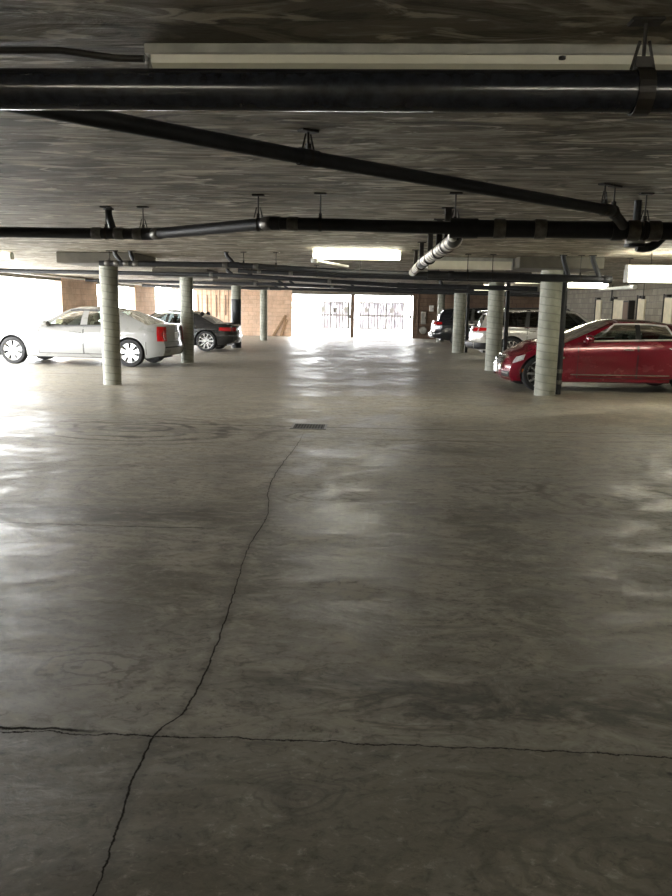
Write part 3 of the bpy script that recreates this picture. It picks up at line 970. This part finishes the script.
def lerp(a, b, t):
    return a + (b - a) * t


class Car:
    def __init__(s, name, label, cat, loc, rz, P, group='parked cars'):
        s.P = P
        s.t = thing(name, label, cat, loc, rz, group)
        wb = P['wb']
        s.xf, s.xr = wb / 2 + P['fo'], -wb / 2 - P['ro']
        s.zs = pchip(*zip(*P['shoulder']))
        s.W = pchip(*zip(*P['plan']))
        s.crown = pchip(*zip(*P['crown']))
        s.pf = pchip(*zip(*P.get('prof', [(0, .945), (.12, .975), (.42, 1.0), (.66, .99), (.74, .995), (.9, .965), (1, .925)])))
        s.zr = pchip(*zip(*P['roof']))
        s.dxf = pchip(*zip(*P['nose']))
        s.dxr = pchip(*zip(*P['tail']))
        s.r = P['r']
        s.Ra = s.r * 1.13
        s.sill = P.get('sill', .2)
        s.bf, s.br = P.get('bulge_f', .12), P.get('bulge_r', .09)

    def q(s, x, z):
        zs = s.zs(x)
        return min(max((z - s.sill) / (zs - s.sill), 0), 1)

    def wgt(s, x):
        wf = smooth01((x - (s.xf - .5)) / .5)
        wr = smooth01(((s.xr + .4) - x) / .4)
        return wf, wr

    def side(s, x, z, sg=1, off=0.0):
        q = s.q(x, z)
        y = s.W(x) * s.pf(q) + off
        wf, wr = s.wgt(x)
        return (x + wf * s.dxf(q) - wr * s.dxr(q), sg * y, z)

    def zb(s, x):
        z = s.sill
        if x > s.xf - .5:
            z = lerp(s.sill, s.P.get('lip_f', s.sill), smooth01((x - s.xf + .5) / .5))
        if x < s.xr + .5:
            z = lerp(s.sill, s.P.get('lip_r', s.sill + .06), smooth01((s.xr + .5 - x) / .5))
        for xa in (s.P['wb'] / 2, -s.P['wb'] / 2):
            d = abs(x - xa)
            if d < s.Ra:
                z = max(z, s.r + math.sqrt(s.Ra ** 2 - d * d))
        return z

    def endpt(s, front, yn, z, off=0.0):
        """point on the nose or tail surface: yn = y / half width"""
        xe = s.xf if front else s.xr
        x, y, z = s.side(xe, z)
        bl = (s.bf if front else s.br) * (1 - yn * yn)
        return (x + (bl + off) * (1 if front else -1), y * yn, z)

    def build_body(s, paint):
        P = s.P
        xs = set(np.linspace(s.xr, s.xf, 45).tolist())
        for xa in (P['wb'] / 2, -P['wb'] / 2):
            for k in range(25):
                xs.add(xa + s.Ra * .9999 * math.cos(math.pi * k / 24))
            xs.add(xa + s.Ra * 1.004)
            xs.add(xa - s.Ra * 1.004)
        g = P['gh']
        xw, xg = g[0][0], g[-1][0]
        xs |= {xw, xg}
        xs = sorted(xs)
        xs2 = [xs[0]]
        for x in xs[1:]:
            if x - xs2[-1] > 1e-4:
                xs2.append(x)
        xs = xs2
        n = 14
        b = MB()
        for sg in (1, -1):
            rows = []
            for x in xs:
                z0, z1 = s.zb(x), s.zs(x)
                rows.append([s.side(x, lerp(z0, z1, k / n), sg) for k in range(n + 1)])
            b.grid(rows, flip=(sg > 0))
        # decks
        m = 12
        for lo, hi in ((s.xr, xg), (xw, s.xf)):
            rows = []
            for x in [v for v in xs if lo - 1e-6 <= v <= hi + 1e-6]:
                X, ys, z = s.side(x, s.zs(x))
                wf, wr = s.wgt(x)
                r = []
                for k in range(m + 1):
                    yn = -1 + 2 * k / m
                    e = 1 - yn * yn
                    r.append((X + wf * s.bf * e - wr * s.br * e, ys * yn, z + s.crown(x) * (1 - abs(yn) ** 2.6)))
                rows.append(r)
            b.grid(rows, flip=True)
        # nose and tail
        for fr in (True, False):
            xe = s.xf if fr else s.xr
            z0, z1 = s.zb(xe), s.zs(xe)
            rows = []
            for k in range(n + 1):
                z = lerp(z0, z1, k / n)
                rows.append([s.endpt(fr, -1 + 2 * j / m, z) for j in range(m + 1)])
            b.grid(rows, flip=not fr)
        b.build('body', paint, s.t, smooth=32)
        # underside, wells
        b = MB()
        for xa in (P['wb'] / 2, -P['wb'] / 2):
            yo = s.W(xa) * .95
            for sg in (1, -1):
                rows = []
                for yy in (yo, yo - .32):
                    rows.append([(xa + s.Ra * math.cos(math.pi * k / 20), sg * yy, s.r + s.Ra * math.sin(math.pi * k / 20)) for k in range(21)])
                b.grid(rows)
                c = [(xa + s.Ra * math.cos(math.pi * k / 20), sg * (yo - .32), s.r + s.Ra * math.sin(math.pi * k / 20)) for k in range(21)]
                c += [(xa - s.Ra, sg * (yo - .32), s.sill), (xa + s.Ra, sg * (yo - .32), s.sill)]
                b.add(c, [tuple(range(len(c)))])
        hw = s.W(0) * .92
        b.box(s.xr + .25, s.xf - .3, -hw + .3, hw - .3, s.sill - .03, s.sill + .08)
        b.box(-P['wb'] / 2 + s.Ra, P['wb'] / 2 - s.Ra, -hw, hw, s.sill - .015, s.sill + .08)
        b.build('underbody', M['plastic'], s.t)

    # greenhouse ---------------------------------------------------------
    def gpt(s, u, t, sg, off=0.0):
        g = s.P['gh']
        i = min(int(u), len(g) - 2)
        f = u - i
        xb, xt = lerp(g[i][0], g[i + 1][0], f), lerp(g[i][1], g[i + 1][1], f)
        x = lerp(xb, xt, t)
        y = lerp(s.W(xb) * s.pf(1), s.P['rw'] * s.rp(xt), t) + .03 * 4 * t * (1 - t) + off
        z = lerp(s.zs(xb), s.zr(xt), t)
        return (x, sg * y, z + off * .3)

    def rp(s, x):
        g = s.P['gh']
        a, c = g[-1][1], g[0][1]
        f = (x - (a + c) / 2) / ((c - a) / 2)
        return 1 - .07 * f * f

    def build_cabin(s, paint, glass, rear_glass=None, pillar=None, roofmat=None, trim=None, seat='seat'):
        P = s.P
        g = P['gh']
        N = len(g) - 1
        kinds = P['kinds']          # per strip: 'p' pillar or 'w' window
        tt = [0, .05, .2, .4, .6, .8, .9, 1.0]
        rg = rear_glass or glass
        frames = {1: MB(), -1: MB()}
        wi = 0
        for i in range(N):
            sub = 3 if kinds[i] == 'p' else 8
            for sg in (1, -1):
                rows = [[s.gpt(i + j / sub * .99999, t, sg) for t in tt] for j in range(sub + 1)]
                if kinds[i] == 'p':
                    if P.get('pcol', 'p' * N)[i] == 'p':
                        frames[sg].grid(rows, flip=(sg < 0))
                    else:
                        MB().grid(rows, flip=(sg < 0)).build('pillar', pillar or M['plastic'], s.t, smooth=True)
                else:
                    frames[sg].grid([r[:2] for r in rows], flip=(sg < 0))
                    frames[sg].grid([r[-2:] for r in rows], flip=(sg < 0))
                    w = MB()
                    w.grid([r[1:-1] for r in rows], flip=(sg < 0))
                    w.build('side_window', rg if (i > P.get('privacy', 99)) else glass, s.t, smooth=True)
        # roof
        xts = []
        for i in range(N):
            sub = 3 if kinds[i] == 'p' else 8
            xts += [lerp(g[i][1], g[i + 1][1], j / sub) for j in range(sub)]
        xts.append(g[-1][1])
        m = 10
        rc = P.get('rc', .05)

        def roofrow(x):
            ye = P['rw'] * s.rp(x)
            return [(x, ye * (-1 + 2 * k / m), s.zr(x) + rc * (1 - (-1 + 2 * k / m) ** 2)) for k in range(m + 1)]
        rf = MB()
        rf.grid([roofrow(x) for x in xts])
        for sg in (1, -1):
            frames[sg].build('cabin_frame', paint, s.t, smooth=32)
        rf.build('roof', roofmat or paint, s.t, smooth=True)
        # screens
        for nm, u, mt in (('windshield', 0, glass), ('rear_window', N - 1e-5, rg)):
            rows = []
            for t in [k / 8 for k in range(9)]:
                a = s.gpt(u, t, 1)
                xb = g[0][0] if u == 0 else g[-1][0]
                cr = lerp(s.crown(xb), rc, t)
                bul = .05 * math.sin(math.pi * t) * (1 if u == 0 else -1)
                rows.append([(a[0] + bul * (1 - yn * yn), a[1] * yn, a[2] + cr * (1 - abs(yn) ** lerp(2.6, 2, t))) for yn in [-1 + 2 * k / m for k in range(m + 1)]])
            w = MB()
            w.grid(rows, flip=(u == 0))
            w.build(nm, mt, s.t, smooth=True)
        # bright or black trim round the side glass
        if trim:
            ws = [i for i in range(N) if kinds[i] == 'w']
            for sg in (1, -1):
                a, c = ws[0], ws[-1] + .99999
                q = [s.gpt(lerp(a, c, k / 20), .05, sg, .008) for k in range(21)]
                q2 = [s.gpt(lerp(a, c, k / 20), .9, sg, .008) for k in range(21)]
                q3 = [s.gpt(c, lerp(.9, .05, k / 5), sg, .008) for k in range(1, 5)]
                MB().tube(q, .014, 6).build('belt_trim', trim, s.t, smooth=True)
                MB().tube(q2 + q3, .014, 6).build('window_trim', trim, s.t, smooth=True)
        # seats
        sm = M[seat]
        zf = P.get('seat_z', .32)
        for (x, ys) in ((P.get('seat_f', .15), (.37, -.37)), (P.get('seat_r', -.75), (.37, -.37))):
            for yy in ys:
                b = MB()
                b.box(x - .22, x + .3, yy - .25, yy + .25, zf, zf + .22, bev=.05)
                rows = []
                for k in range(7):
                    t = k / 6
                    xx = x - .18 - .24 * t
                    zz = zf + .12 + .62 * t
                    w = lerp(.25, .2, t)
                    rows.append([(xx + .06, yy - w * .9, zz), (xx + .09, yy, zz), (xx + .06, yy + w * .9, zz), (xx - .04, yy + w, zz), (xx - .07, yy, zz), (xx - .04, yy - w, zz), (xx + .06, yy - w * .9, zz)])
                b.grid(rows)
                b.add(rows[-1][:6], [(0, 1, 2, 3, 4, 5)])
                hx = x - .44
                b.box(hx - .05, hx + .05, yy - .13, yy + .13, zf + .76, zf + .95, bev=.04)
                b.tube([(hx, yy, zf + .7), (hx, yy, zf + .8)], .03, 8)
                b.build('seat', sm, s.t)
        x0 = g[0][0]
        b = MB()
        zz = s.zs(x0)
        b.box(x0 - .55, x0 - .05, -.68, .68, zz - .28, zz - .04, bev=.05)
        b.build('dashboard', M['plastic'], s.t)
        b = MB()
        q = [(x0 - .62 + .05 * math.sin(2 * math.pi * k / 24), P.get('drv', .37) + .18 * math.cos(2 * math.pi * k / 24), zz - .05 + .17 * math.sin(2 * math.pi * k / 24)) for k in range(25)]
        b.tube(q, .014, 8)
        b.build('steering_wheel', M['plastic'], s.t, smooth=True)

    def wheels(s, spokes=6, tire_w=.225, style=0, capcol='alloy'):
        r = s.r
        rr = r * s.P.get('rimf', .70)
        meshes = {}
        for sg in (1, -1):
            for xa in (s.P['wb'] / 2, -s.P['wb'] / 2):
                y = s.W(xa) * .985 - tire_w / 2 - .005
                b = MB()
                w = tire_w / 2
                # rim lip and barrel
                b.lathe([(rr * .96, -w * .9), (rr * .96, w * .55), (rr * .93, w * .8), (rr, w * .94), (rr * 1.02, w * .86)], axis='Y', n=40, cap=False)
                # disc far inside
                b.lathe([(rr * .95, w * .1), (.01, w * .1)], axis='Y', n=40, cap=False, mi=1)
                b.lathe([(rr * .64, w * .1), (rr * .64, w * .3), (.05, w * .3)], axis='Y', n=32, cap=False, mi=2)
                for k in range(spokes):
                    a = 2 * math.pi * (k + .25) / spokes
                    ca, sa = math.cos(a), math.sin(a)
                    wi = (math.pi * rr / spokes) * (.62 if style == 0 else .42)
                    prof = [(rr * .12, wi * .75, w * .78), (rr * .5, wi * (.62 if style == 0 else .8), w * .86), (rr * .97, wi * (1.25 if style == 0 else .8), w * .82)]
                    for sp in ((0,) if style < 2 else (-.5, .5)):
                        vs = []
                        for pr, pw, ph in prof:
                            if style == 2:
                                off_ = sp * wi * 2.2 * pr / rr
                                pw *= .42
                            else:
                                off_ = 0
                            for tw, hh in ((-pw, ph - .035), (-pw * .8, ph), (pw * .8, ph), (pw, ph - .035)):
                                tw += off_
                                vs.append((pr * ca - tw * sa, hh, pr * sa + tw * ca))
                        fs = []
                        for i in range(2):
                            for j in range(3):
                                fs.append((i * 4 + j, i * 4 + j + 1, (i + 1) * 4 + j + 1, (i + 1) * 4 + j))
                        b.add(vs, fs, 0)
                b.lathe([(rr * .24, w * .7), (rr * .24, w * .86), (rr * .2, w * .93), (.005, w * .95)], axis='Y', n=24, cap=False)
                if sg < 0:
                    b.v = [(v[0], -v[1], v[2]) for v in b.v]
                o = b.build('wheel', [M[capcol], M['alloydark'], M['steel']], s.t, smooth=35, loc=(xa, sg * y, r))
                tb = MB()
                tb.lathe([(rr * .98, -w * .8), (rr * 1.03, -w * .95), (r * .88, -w * 1.0), (r * .965, -w * .92), (r * .995, -w * .7), (r, -w * .3), (r, w * .3), (r * .995, w * .7), (r * .965, w * .92), (r * .88, w), (rr * 1.03, w * .95), (rr * .98, w * .8)], axis='Y', n=48, cap=False)
                tb.build('tire', M['rubber'], o, smooth=40)

    # panels ---------------------------------------------------------------
    def patch(s, name, x0, x1, zlo, zhi, mat, off=.006, nx=10, nz=8, border=None, sides=(1, -1), parent=None, label=None):
        """a panel lying on the flank. zlo/zhi: numbers or functions of x"""
        fl = zlo if callable(zlo) else (lambda x: zlo)
        fh = zhi if callable(zhi) else (lambda x: zhi)
        out = []
        for sg in sides:
            b = MB()
            rows = []
            for i in range(nx + 1):
                x = lerp(x0, x1, i / nx)
                rows.append([s.side(x, lerp(fl(x), fh(x), k / nz), sg, off) for k in range(nz + 1)])
            b.grid(rows, flip=((sg > 0) == (x1 > x0)))
            edge = rows[0] + [r[-1] for r in rows[1:]] + rows[-1][::-1][1:] + [r[0] for r in rows[::-1]][1:]
            b.grid([edge, [(p[0], p[1] - sg * (off + .01), p[2]) for p in edge]])
            o = b.build(name, mat, parent or s.t, smooth=35)
            if label:
                o['label'] = label
            out.append(o)
        return out

    def endpatch(s, name, front, y0, y1, z0, z1, mat, off=.008, ny=8, nz=5, mirror=False, label=None, add=None):
        """a panel on nose or tail; y0,y1 as fractions of the half width"""
        outs = []
        for sg in ((1, -1) if mirror else (1,)):
            b = MB()
            f0 = z0 if callable(z0) else (lambda v: z0)
            f1 = z1 if callable(z1) else (lambda v: z1)
            rows = []
            for j in range(ny + 1):
                v = lerp(y0, y1, j / ny)
                rows.append([s.endpt(front, sg * v, lerp(f0(v), f1(v), k / nz), off) for k in range(nz + 1)])
            b.grid(rows, flip=(front == (sg > 0)) == (y1 > y0))
            edge = rows[0] + [r[-1] for r in rows[1:]] + rows[-1][::-1][1:] + [r[0] for r in rows[::-1]][1:]
            dx = -(off + .01) * (1 if front else -1)
            b.grid([edge, [(p[0] + dx, p[1], p[2]) for p in edge]])
            o = b.build(name, mat, s.t, smooth=35)
            if label:
                o['label'] = label
            outs.append(o)
        return outs

    def door(s, x0, x1, z0, paint, handle_x, handle_z, hm, moulding=None):
        g = .012
        top = lambda x: s.zs(x) - .012
        for sg in (1, -1):
            s.patch('door_gap', x0 - g, x1 + g, z0 - g, lambda x: s.zs(x) - .003, M['seam'], .0015, nx=8, sides=(sg,))
            d = s.patch('door', x0, x1, z0, top, paint, .005, nx=10, nz=12, sides=(sg,))[0]
            p = s.side(handle_x, handle_z, sg, .012)
            h = MB()
            h.tube([(p[0] - .095, p[1] - sg * .02, p[2]), (p[0] - .08, p[1] + sg * .02, p[2]), (p[0] + .08, p[1] + sg * .02, p[2] + .005), (p[0] + .095, p[1] - sg * .02, p[2] + .005)], .014, 8)
            h.build('door_handle', hm, d, smooth=True)
            if moulding:
                q = [s.side(lerp(x0 + .01, x1 - .01, k / 6), moulding, sg, .008) for k in range(7)]
                MB().tube(q, .014, 6).build('moulding', paint, d, smooth=True)

    def mirrors(s, x, z, paint, y=None):
        for sg in (1, -1):
            yy = s.W(x) * .93
            b = MB()
            b.lathe([(.01, -.09), (.07, -.075), (.09, -.02), (.088, .05), (.07, .06)], axis='X', n=16)
            b.v = [(x + v[0] * .9, sg * (yy + .1) + v[1] * 1.25, z + .06 + v[2] * .85) for v in b.v]
            b.tube([(x, sg * (yy - .04), z - .01), (x, sg * (yy + .06), z + .04)], .025, 8)
            b.build('side_mirror', paint, s.t, smooth=True)


SED_PLAN = lambda xf, xr, W: [(xr, W * .80), (xr + .1, W * .88), (xr + .35, W * .955), (xr + .9, W * .99), (-.2, W), (xf - 1.2, W * .99), (xf - .6, W * .95), (xf - .25, W * .87), (xf - .08, W * .78), (xf, W * .70)]

# --- white sedan, nose to the left wall
wb, fo, ro = 3.0, .86, .84
xf, xr = wb / 2 + fo, -wb / 2 - ro
P = dict(wb=wb, fo=fo, ro=ro, r=.335, rimf=.72, sill=.21, lip_f=.2, lip_r=.27, rw=.585, rc=.055,
         plan=SED_PLAN(xf, xr, .9),
         shoulder=[(xr, .985), (xr + .25, 1.0), (xr + .8, .995), (-.6, .955), (.6, .925), (1.0, .90), (1.5, .845), (xf - .3, .765), (xf, .70)],
         crown=[(xr, .0), (xr + .3, .035), (xr + .75, .05), (0, .06), (1.0, .07), (xf - .5, .05), (xf - .1, .02), (xf, 0)],
         roof=[(-1.2, 1.30), (-.9, 1.345), (-.5, 1.375), (-.1, 1.37), (.15, 1.34), (.6, 1.25)],
         nose=[(0, -.05), (.2, 0), (.5, 0), (.8, -.03), (1, -.1)],
         tail=[(0, -.1), (.18, -.02), (.4, .0), (.45, -.02), (.9, -.05), (1, -.06)],
         gh=[(.95, .12), (.62, .0), (-.26, -.28), (-.44, -.42), (-1.1, -.98), (-1.28, -1.04), (-1.95, -1.22)],
         kinds='pwpwpp', seat_f=-.05, seat_r=-.95)
c = Car('white_sedan', 'white four door sedan parked nose to the left opening behind a column', 'car', (-7.2, 19.6, 0), math.pi - math.radians(5), P)
pw = M['paint_white']
c.build_body(pw)
c.build_cabin(pw, M['glass'], trim=M['plastic'], seat='seatlight')
c.wheels(7, style=0)
c.door(-.34, .78, .3, pw, -.2, .80, M['paint_white'], .52)
c.door(-1.12, -.37, .3, pw, -1.0, .82, M['paint_white'], .52)
c.mirrors(.58, .94, pw)
for sg in (1, -1):
    pass
c.patch('tail_light', xr, xr + .14, .62, .97, M['redlens'], .012, nx=4)
c.endpatch('tail_light', False, .84, 1.0, .62, .965, M['redlens'], .012, mirror=True)
c.endpatch('license_plate', False, -.2, .2, .68, .82, M['plate'], .012)
c.endpatch('boot_lid_gap', False, -.76, .76, .60, .606, M['seam'], .004, nz=1)
c.endpatch('bumper_strip', False, -.98, .98, .46, .49, M['plastic'], .008, nz=1)
c.patch('bumper_gap', xr + .42, xr + .43, .30, .6, M['seam'], .003, nx=1)
c.endpatch('headlight', True, .5, .97, .52, .67, M['clearlens'], .01, mirror=True)
c.endpatch('grille', True, -.42, .42, .38, .64, M['chrome'], .012)
c.endpatch('license_plate', True, -.2, .2, .38, .5, M['plate'], .03)

# --- black sedan
wb, fo, ro = 2.78, .9, .86
xf, xr = wb / 2 + fo, -wb / 2 - ro
P2 = dict(wb=wb, fo=fo, ro=ro, r=.335, rimf=.76, sill=.2, lip_f=.2, lip_r=.27, rw=.57, rc=.055,
          plan=[(xr, .62), (xr + .08, .72), (xr + .35, .83), (xr + .9, .89), (-.2, .9), (xf - 1.2, .89), (xf - .6, .85), (xf - .25, .76), (xf, .6)],
          shoulder=[(xr, .84), (xr + .25, .90), (xr + .8, .89), (-.6, .87), (.6, .85), (1.0, .84), (1.5, .81), (xf - .3, .7), (xf, .62)],
          crown=[(xr, 0), (xr + .15, .03), (xr + .75, .06), (0, .06), (1.0, .07), (xf - .5, .05), (xf, 0)],
          roof=[(-1.3, 1.14), (-.9, 1.23), (-.4, 1.275), (0, 1.28), (.3, 1.25), (.6, 1.2)],
          nose=[(0, -.06), (.25, 0), (.6, -.02), (1, -.14)],
          tail=[(0, -.14), (.2, -.03), (.45, 0), (.8, -.06), (.93, -.05), (1, -.03)],
          gh=[(1.15, .34), (1.0, .24), (.0, -.08), (-.1, -.17), (-.95, -.82), (-1.08, -.88), (-1.66, -1.02)],
          kinds='pwpwpp', seat_f=.2, seat_r=-.7)
c = Car('black_sedan', 'black sedan parked nose left behind the white sedan and two columns', 'car', (-6.7, 26.4, 0), math.pi - math.radians(4), P2)
pb = M['paint_black']
c.build_body(pb)
c.build_cabin(pb, M['glassdark'], trim=M['chrome'])
c.wheels(5, style=2)
c.door(.02, .98, .3, pb, .14, .76, M['chrome'])
c.door(-1.0, -.01, .3, pb, -.84, .78, M['chrome'])
c.mirrors(.9, .92, pb)
c.patch('tail_light', xr + .02, xr + .42, lambda x: .66 + .06 * (x - xr), .79, M['redlens'], .012, nx=6)
c.endpatch('tail_light', False, .55, .99, .66, .79, M['redlens'], .012, mirror=True)
c.endpatch('license_plate', False, -.24, .24, .55, .69, M['plate'], .012)
c.endpatch('boot_trim', False, -.5, .5, .72, .75, M['chrome'], .014, nz=2)
c.endpatch('exhaust_trim', False, .55, .78, .3, .37, M['chrome'], .012, mirror=True)
c.endpatch('headlight', True, .5, .97, .5, .62, M['clearlens'], .01, mirror=True)
c.endpatch('grille', True, -.42, .42, .3, .58, M['plastic'], .012)

# --- red sedan, nose pointing left into the aisle
wb, fo, ro = 2.775, .55, 1.04
xf, xr = wb / 2 + fo, -wb / 2 - ro
P3 = dict(wb=wb, fo=fo, ro=ro, r=.332, rimf=.76, sill=.2, lip_f=.19, lip_r=.27, rw=.57, rc=.05, bulge_f=.085,
          plan=[(xr, .7), (xr + .1, .78), (xr + .35, .86), (xr + .9, .895), (-.2, .9), (xf - 1.2, .895), (xf - .6, .87), (xf - .25, .82), (xf - .08, .775), (xf, .72)],
          shoulder=[(xr, 1.0), (xr + .25, 1.02), (xr + .8, 1.0), (-.6, .965), (.6, .925), (1.0, .895), (1.4, .84), (xf - .35, .76), (xf - .1, .69), (xf, .64)],
          crown=[(xr, 0), (xr + .3, .035), (xr + .75, .05), (0, .06), (1.0, .085), (1.5, .08), (xf - .3, .05), (xf, 0.01)],
          roof=[(-1.5, 1.15), (-1.1, 1.25), (-.6, 1.30), (-.2, 1.305), (.1, 1.275), (.5, 1.2)],
          nose=[(0, -.05), (.2, 0), (.5, -.01), (.8, -.05), (1, -.12)],
          tail=[(0, -.12), (.2, -.02), (.45, 0), (.9, -.03), (1, -.02)],
          prof=[(0, .94), (.12, .97), (.35, .985), (.55, .99), (.72, 1.0), (.8, .985), (.92, .96), (1, .92)],
          gh=[(1.0, .08), (.66, -.05), (-.33, -.38), (-.43, -.47), (-1.08, -.96), (-1.22, -1.02), (-1.8, -1.2)],
          kinds='pwpwpp', pcol='ppbppp', seat_f=-.1, seat_r=-.98)
c = Car('red_sedan', 'red four door sedan at the right edge with its nose towards the aisle', 'car', (4.52, 15.57, 0), math.pi + math.radians(2.5), P3)
pr = M['paint_red']
c.build_body(pr)
c.build_cabin(pr, M['glass'], trim=M['brightwork'])
c.wheels(5, style=2)
c.door(-.36, .72, .28, pr, -.2, .80, M['chrome'])
c.door(-1.2, -.39, .28, pr, -1.05, .83, M['chrome'])
c.mirrors(.56, .93, pr)
c.endpatch('grille', True, -.42, .42, lambda v: .36 + .1 * abs(v), .635, M['plastic'], .02)
for z in (.40, .445, .49, .535, .58):
    c.endpatch('grille_bar', True, -.4, .4, z, z + .024, M['chrome'], .045, nz=2)
c.endpatch('grille_surround', True, -.44, .44, .622, .652, M['chrome'], .05, nz=2)
c.endpatch('grille_surround', True, .41, .45, .38, .64, M['chrome'], .05, mirror=True, ny=2)
c.endpatch('license_plate', True, -.22, .22, .315, .435, M['plate'], .055)
c.endpatch('lower_intake', True, .48, .97, .25, .36, M['plastic'], .012, mirror=True)
c.endpatch('intake_trim', True, .46, .97, .238, .258, M['chrome'], .024, mirror=True, nz=2)
c.endpatch('intake_trim', True, .52, .93, .315, .335, M['chrome'], .024, mirror=True, nz=2)
c.patch('headlight', xf + .0, xf - .2, lambda x: .52 + .35 * (xf - x), lambda x: .64 + .25 * (xf - x), M['clearlens'], .008, nx=6)
c.patch('side_marker', xf - .2, xf - .29, .36, .42, M['amber'], .01, nx=3)
c.patch('front_bumper_gap', xf - .36, xf - .35, .3, .62, M['seam'], .003, nx=1)
for sg in (1, -1):
    q = [c.side(lerp(.85, -.98, k / 8), .335, sg, .012) for k in range(9)]
    MB().tube(q, .012, 6).build('sill_trim', M['chrome'], c.t, smooth=True)
c.patch('fender_vent', .98, 1.08, .62, .66, M['chrome'], .012, nx=2, nz=2)
c.patch('tail_light', xr + .02, xr + .2, .66, .98, M['redlens'], .012, nx=4)

# --- white SUV, tail towards the aisle
wb, fo, ro = 2.7, .95, 1.02
xf, xr = wb / 2 + fo, -wb / 2 - ro


def suv_params(h, beltz):
    return dict(wb=wb, fo=fo, ro=ro, r=.36, rimf=.72, sill=.28, lip_f=.28, lip_r=.36, rw=.6, rc=.05, bulge_r=.14,
                plan=[(xr, .70), (xr + .08, .80), (xr + .3, .88), (xr + .9, .915), (-.2, .92), (xf - 1.1, .91), (xf - .6, .88), (xf - .2, .78), (xf, .66)],
                shoulder=[(xr, beltz + .05), (xr + .3, beltz + .05), (-.6, beltz + .02), (.6, beltz - .02), (1.0, beltz - .05), (1.5, beltz - .12), (xf - .3, beltz - .22), (xf, beltz - .33)],
                crown=[(xr, .0), (xr + .1, .02), (0, .05), (1.0, .08), (xf - .5, .06), (xf, 0)],
                roof=[(xr + .25, h - .14), (xr + .6, h - .085), (-.9, h - .05), (-.2, h - .035), (.3, h - .07), (.7, h - .15)],
                nose=[(0, -.06), (.25, 0), (.6, -.02), (1, -.14)],
                tail=[(0, -.10), (.2, .05), (.36, .06), (.42, -.01), (.8, -.05), (1, -.10)],
                gh=[(1.25, .52), (1.1, .40), (.1, .02), (.0, -.08), (-.88, -.82), (-1.0, -.92), (-1.78, -1.62), (xr + .12, xr + .34)],
                kinds='pwpwpwp', pcol='ppbpbpp', privacy=2, seat_f=.25, seat_r=-.7, seat_z=.48)


P4 = suv_params(1.55, .95)
c = Car('white_suv', 'white and champagne SUV with red tail light parked tail to the aisle', 'car', (5.42, 23.6, 0), math.radians(-2), P4)
pe = M['paint_beige']
c.build_body(pe)
c.build_cabin(pe, M['glassdark'], M['glassdark'], pillar=M['plastic'], trim=M['chrome'], roofmat=M['paint_black'])
c.wheels(5, style=2)
c.door(.12, 1.08, .4, pe, .24, .88, M['chrome'])
c.door(-.92, .09, .4, pe, -.78, .9, M['chrome'])
c.mirrors(1.0, 1.02, pe)
c.patch('tail_light', xr + .02, xr + .34, lambda x: .87 + .1 * (x - xr), lambda x: .98, M['redlens'], .014, nx=6)
c.endpatch('tail_light', False, .55, .99, .87, .98, M['redlens'], .014, mirror=True)
c.endpatch('hatch_trim', False, -.54, .54, .89, .92, M['chrome'], .014, nz=2)
c.endpatch('license_plate', False, -.26, .26, .7, .83, M['plate'], .014)
c.endpatch('bumper_cladding', False, -.99, .99, .37, .55, M['plastic'], .012, mirror=False, ny=16)
c.patch('bumper_cladding', xr + .01, xr + .42, .37, .55, M['plastic'], .012, nx=6)
c.patch('sill_cladding', -.88, .9, .285, .4, M['plastic'], .012, nx=10)
for sg in (1, -1):
    q = [(x, sg * .56, c.zr(x) + .045) for x in np.linspace(-1.5, .25, 12)]
    q = [(q[0][0] - .05, q[0][1], q[0][2] - .05)] + q + [(q[-1][0] + .05, q[-1][1], q[-1][2] - .05)]
    MB().tube(q, .018, 8).build('roof_rail', M['plastic'], c.t, smooth=True)
b = MB()
b.grid([[(xr + .36, y, c.zr(xr + .36) + .05 * (1 - (y / .58) ** 2)) for y in np.linspace(-.55, .55, 9)],
        [(xr + .16, y, c.zr(xr + .36) + .05 * (1 - (y / .58) ** 2) - .02) for y in np.linspace(-.53, .53, 9)],
        [(xr + .17, y, c.zr(xr + .36) + .05 * (1 - (y / .58) ** 2) - .05) for y in np.linspace(-.53, .53, 9)],
        [(xr + .36, y, c.zr(xr + .36) + .05 * (1 - (y / .58) ** 2) - .04) for y in np.linspace(-.55, .55, 9)]])
b.build('spoiler', pe, c.t, smooth=True)

# --- dark SUV behind it
P5 = suv_params(1.56, .98)
c = Car('dark_suv', 'dark blue SUV parked behind the second column from the gate on the right', 'car', (4.9, 31.9, 0), math.radians(-2), P5)
pd = M['paint_dark']
c.build_body(pd)
c.build_cabin(pd, M['glassdark'], M['glassdark'], pillar=M['plastic'], trim=M['plastic'])
c.wheels(5, style=2)
c.door(.12, 1.08, .4, pd, .24, .88, pd)
c.door(-.92, .09, .4, pd, -.78, .9, pd)
c.mirrors(1.0, 1.02, pd)
c.patch('tail_light', xr + .02, xr + .26, .89, .98, M['redlens'], .014, nx=6)
c.endpatch('tail_light', False, .5, .99, .88, 1.0, M['redlens'], .014, mirror=True)
c.endpatch('license_plate', False, -.26, .26, .70, .86, M['plate'], .014)
c.endpatch('bumper_trim', False, -.9, .9, .42, .46, M['chrome'], .014, nz=2)
c.endpatch('reflector', False, .6, .9, .5, .56, M['clearlens'], .014, mirror=True)
b = MB()
b.grid([[(xr + .36, y, c.zr(xr + .36) + .05) for y in np.linspace(-.55, .55, 9)], [(xr + .14, y, c.zr(xr + .36) + .03) for y in np.linspace(-.53, .53, 9)],
        [(xr + .15, y, c.zr(xr + .36)) for y in np.linspace(-.53, .53, 9)], [(xr + .36, y, c.zr(xr + .36) + .01) for y in np.linspace(-.55, .55, 9)]])
b.build('spoiler', pd, c.t, smooth=True)
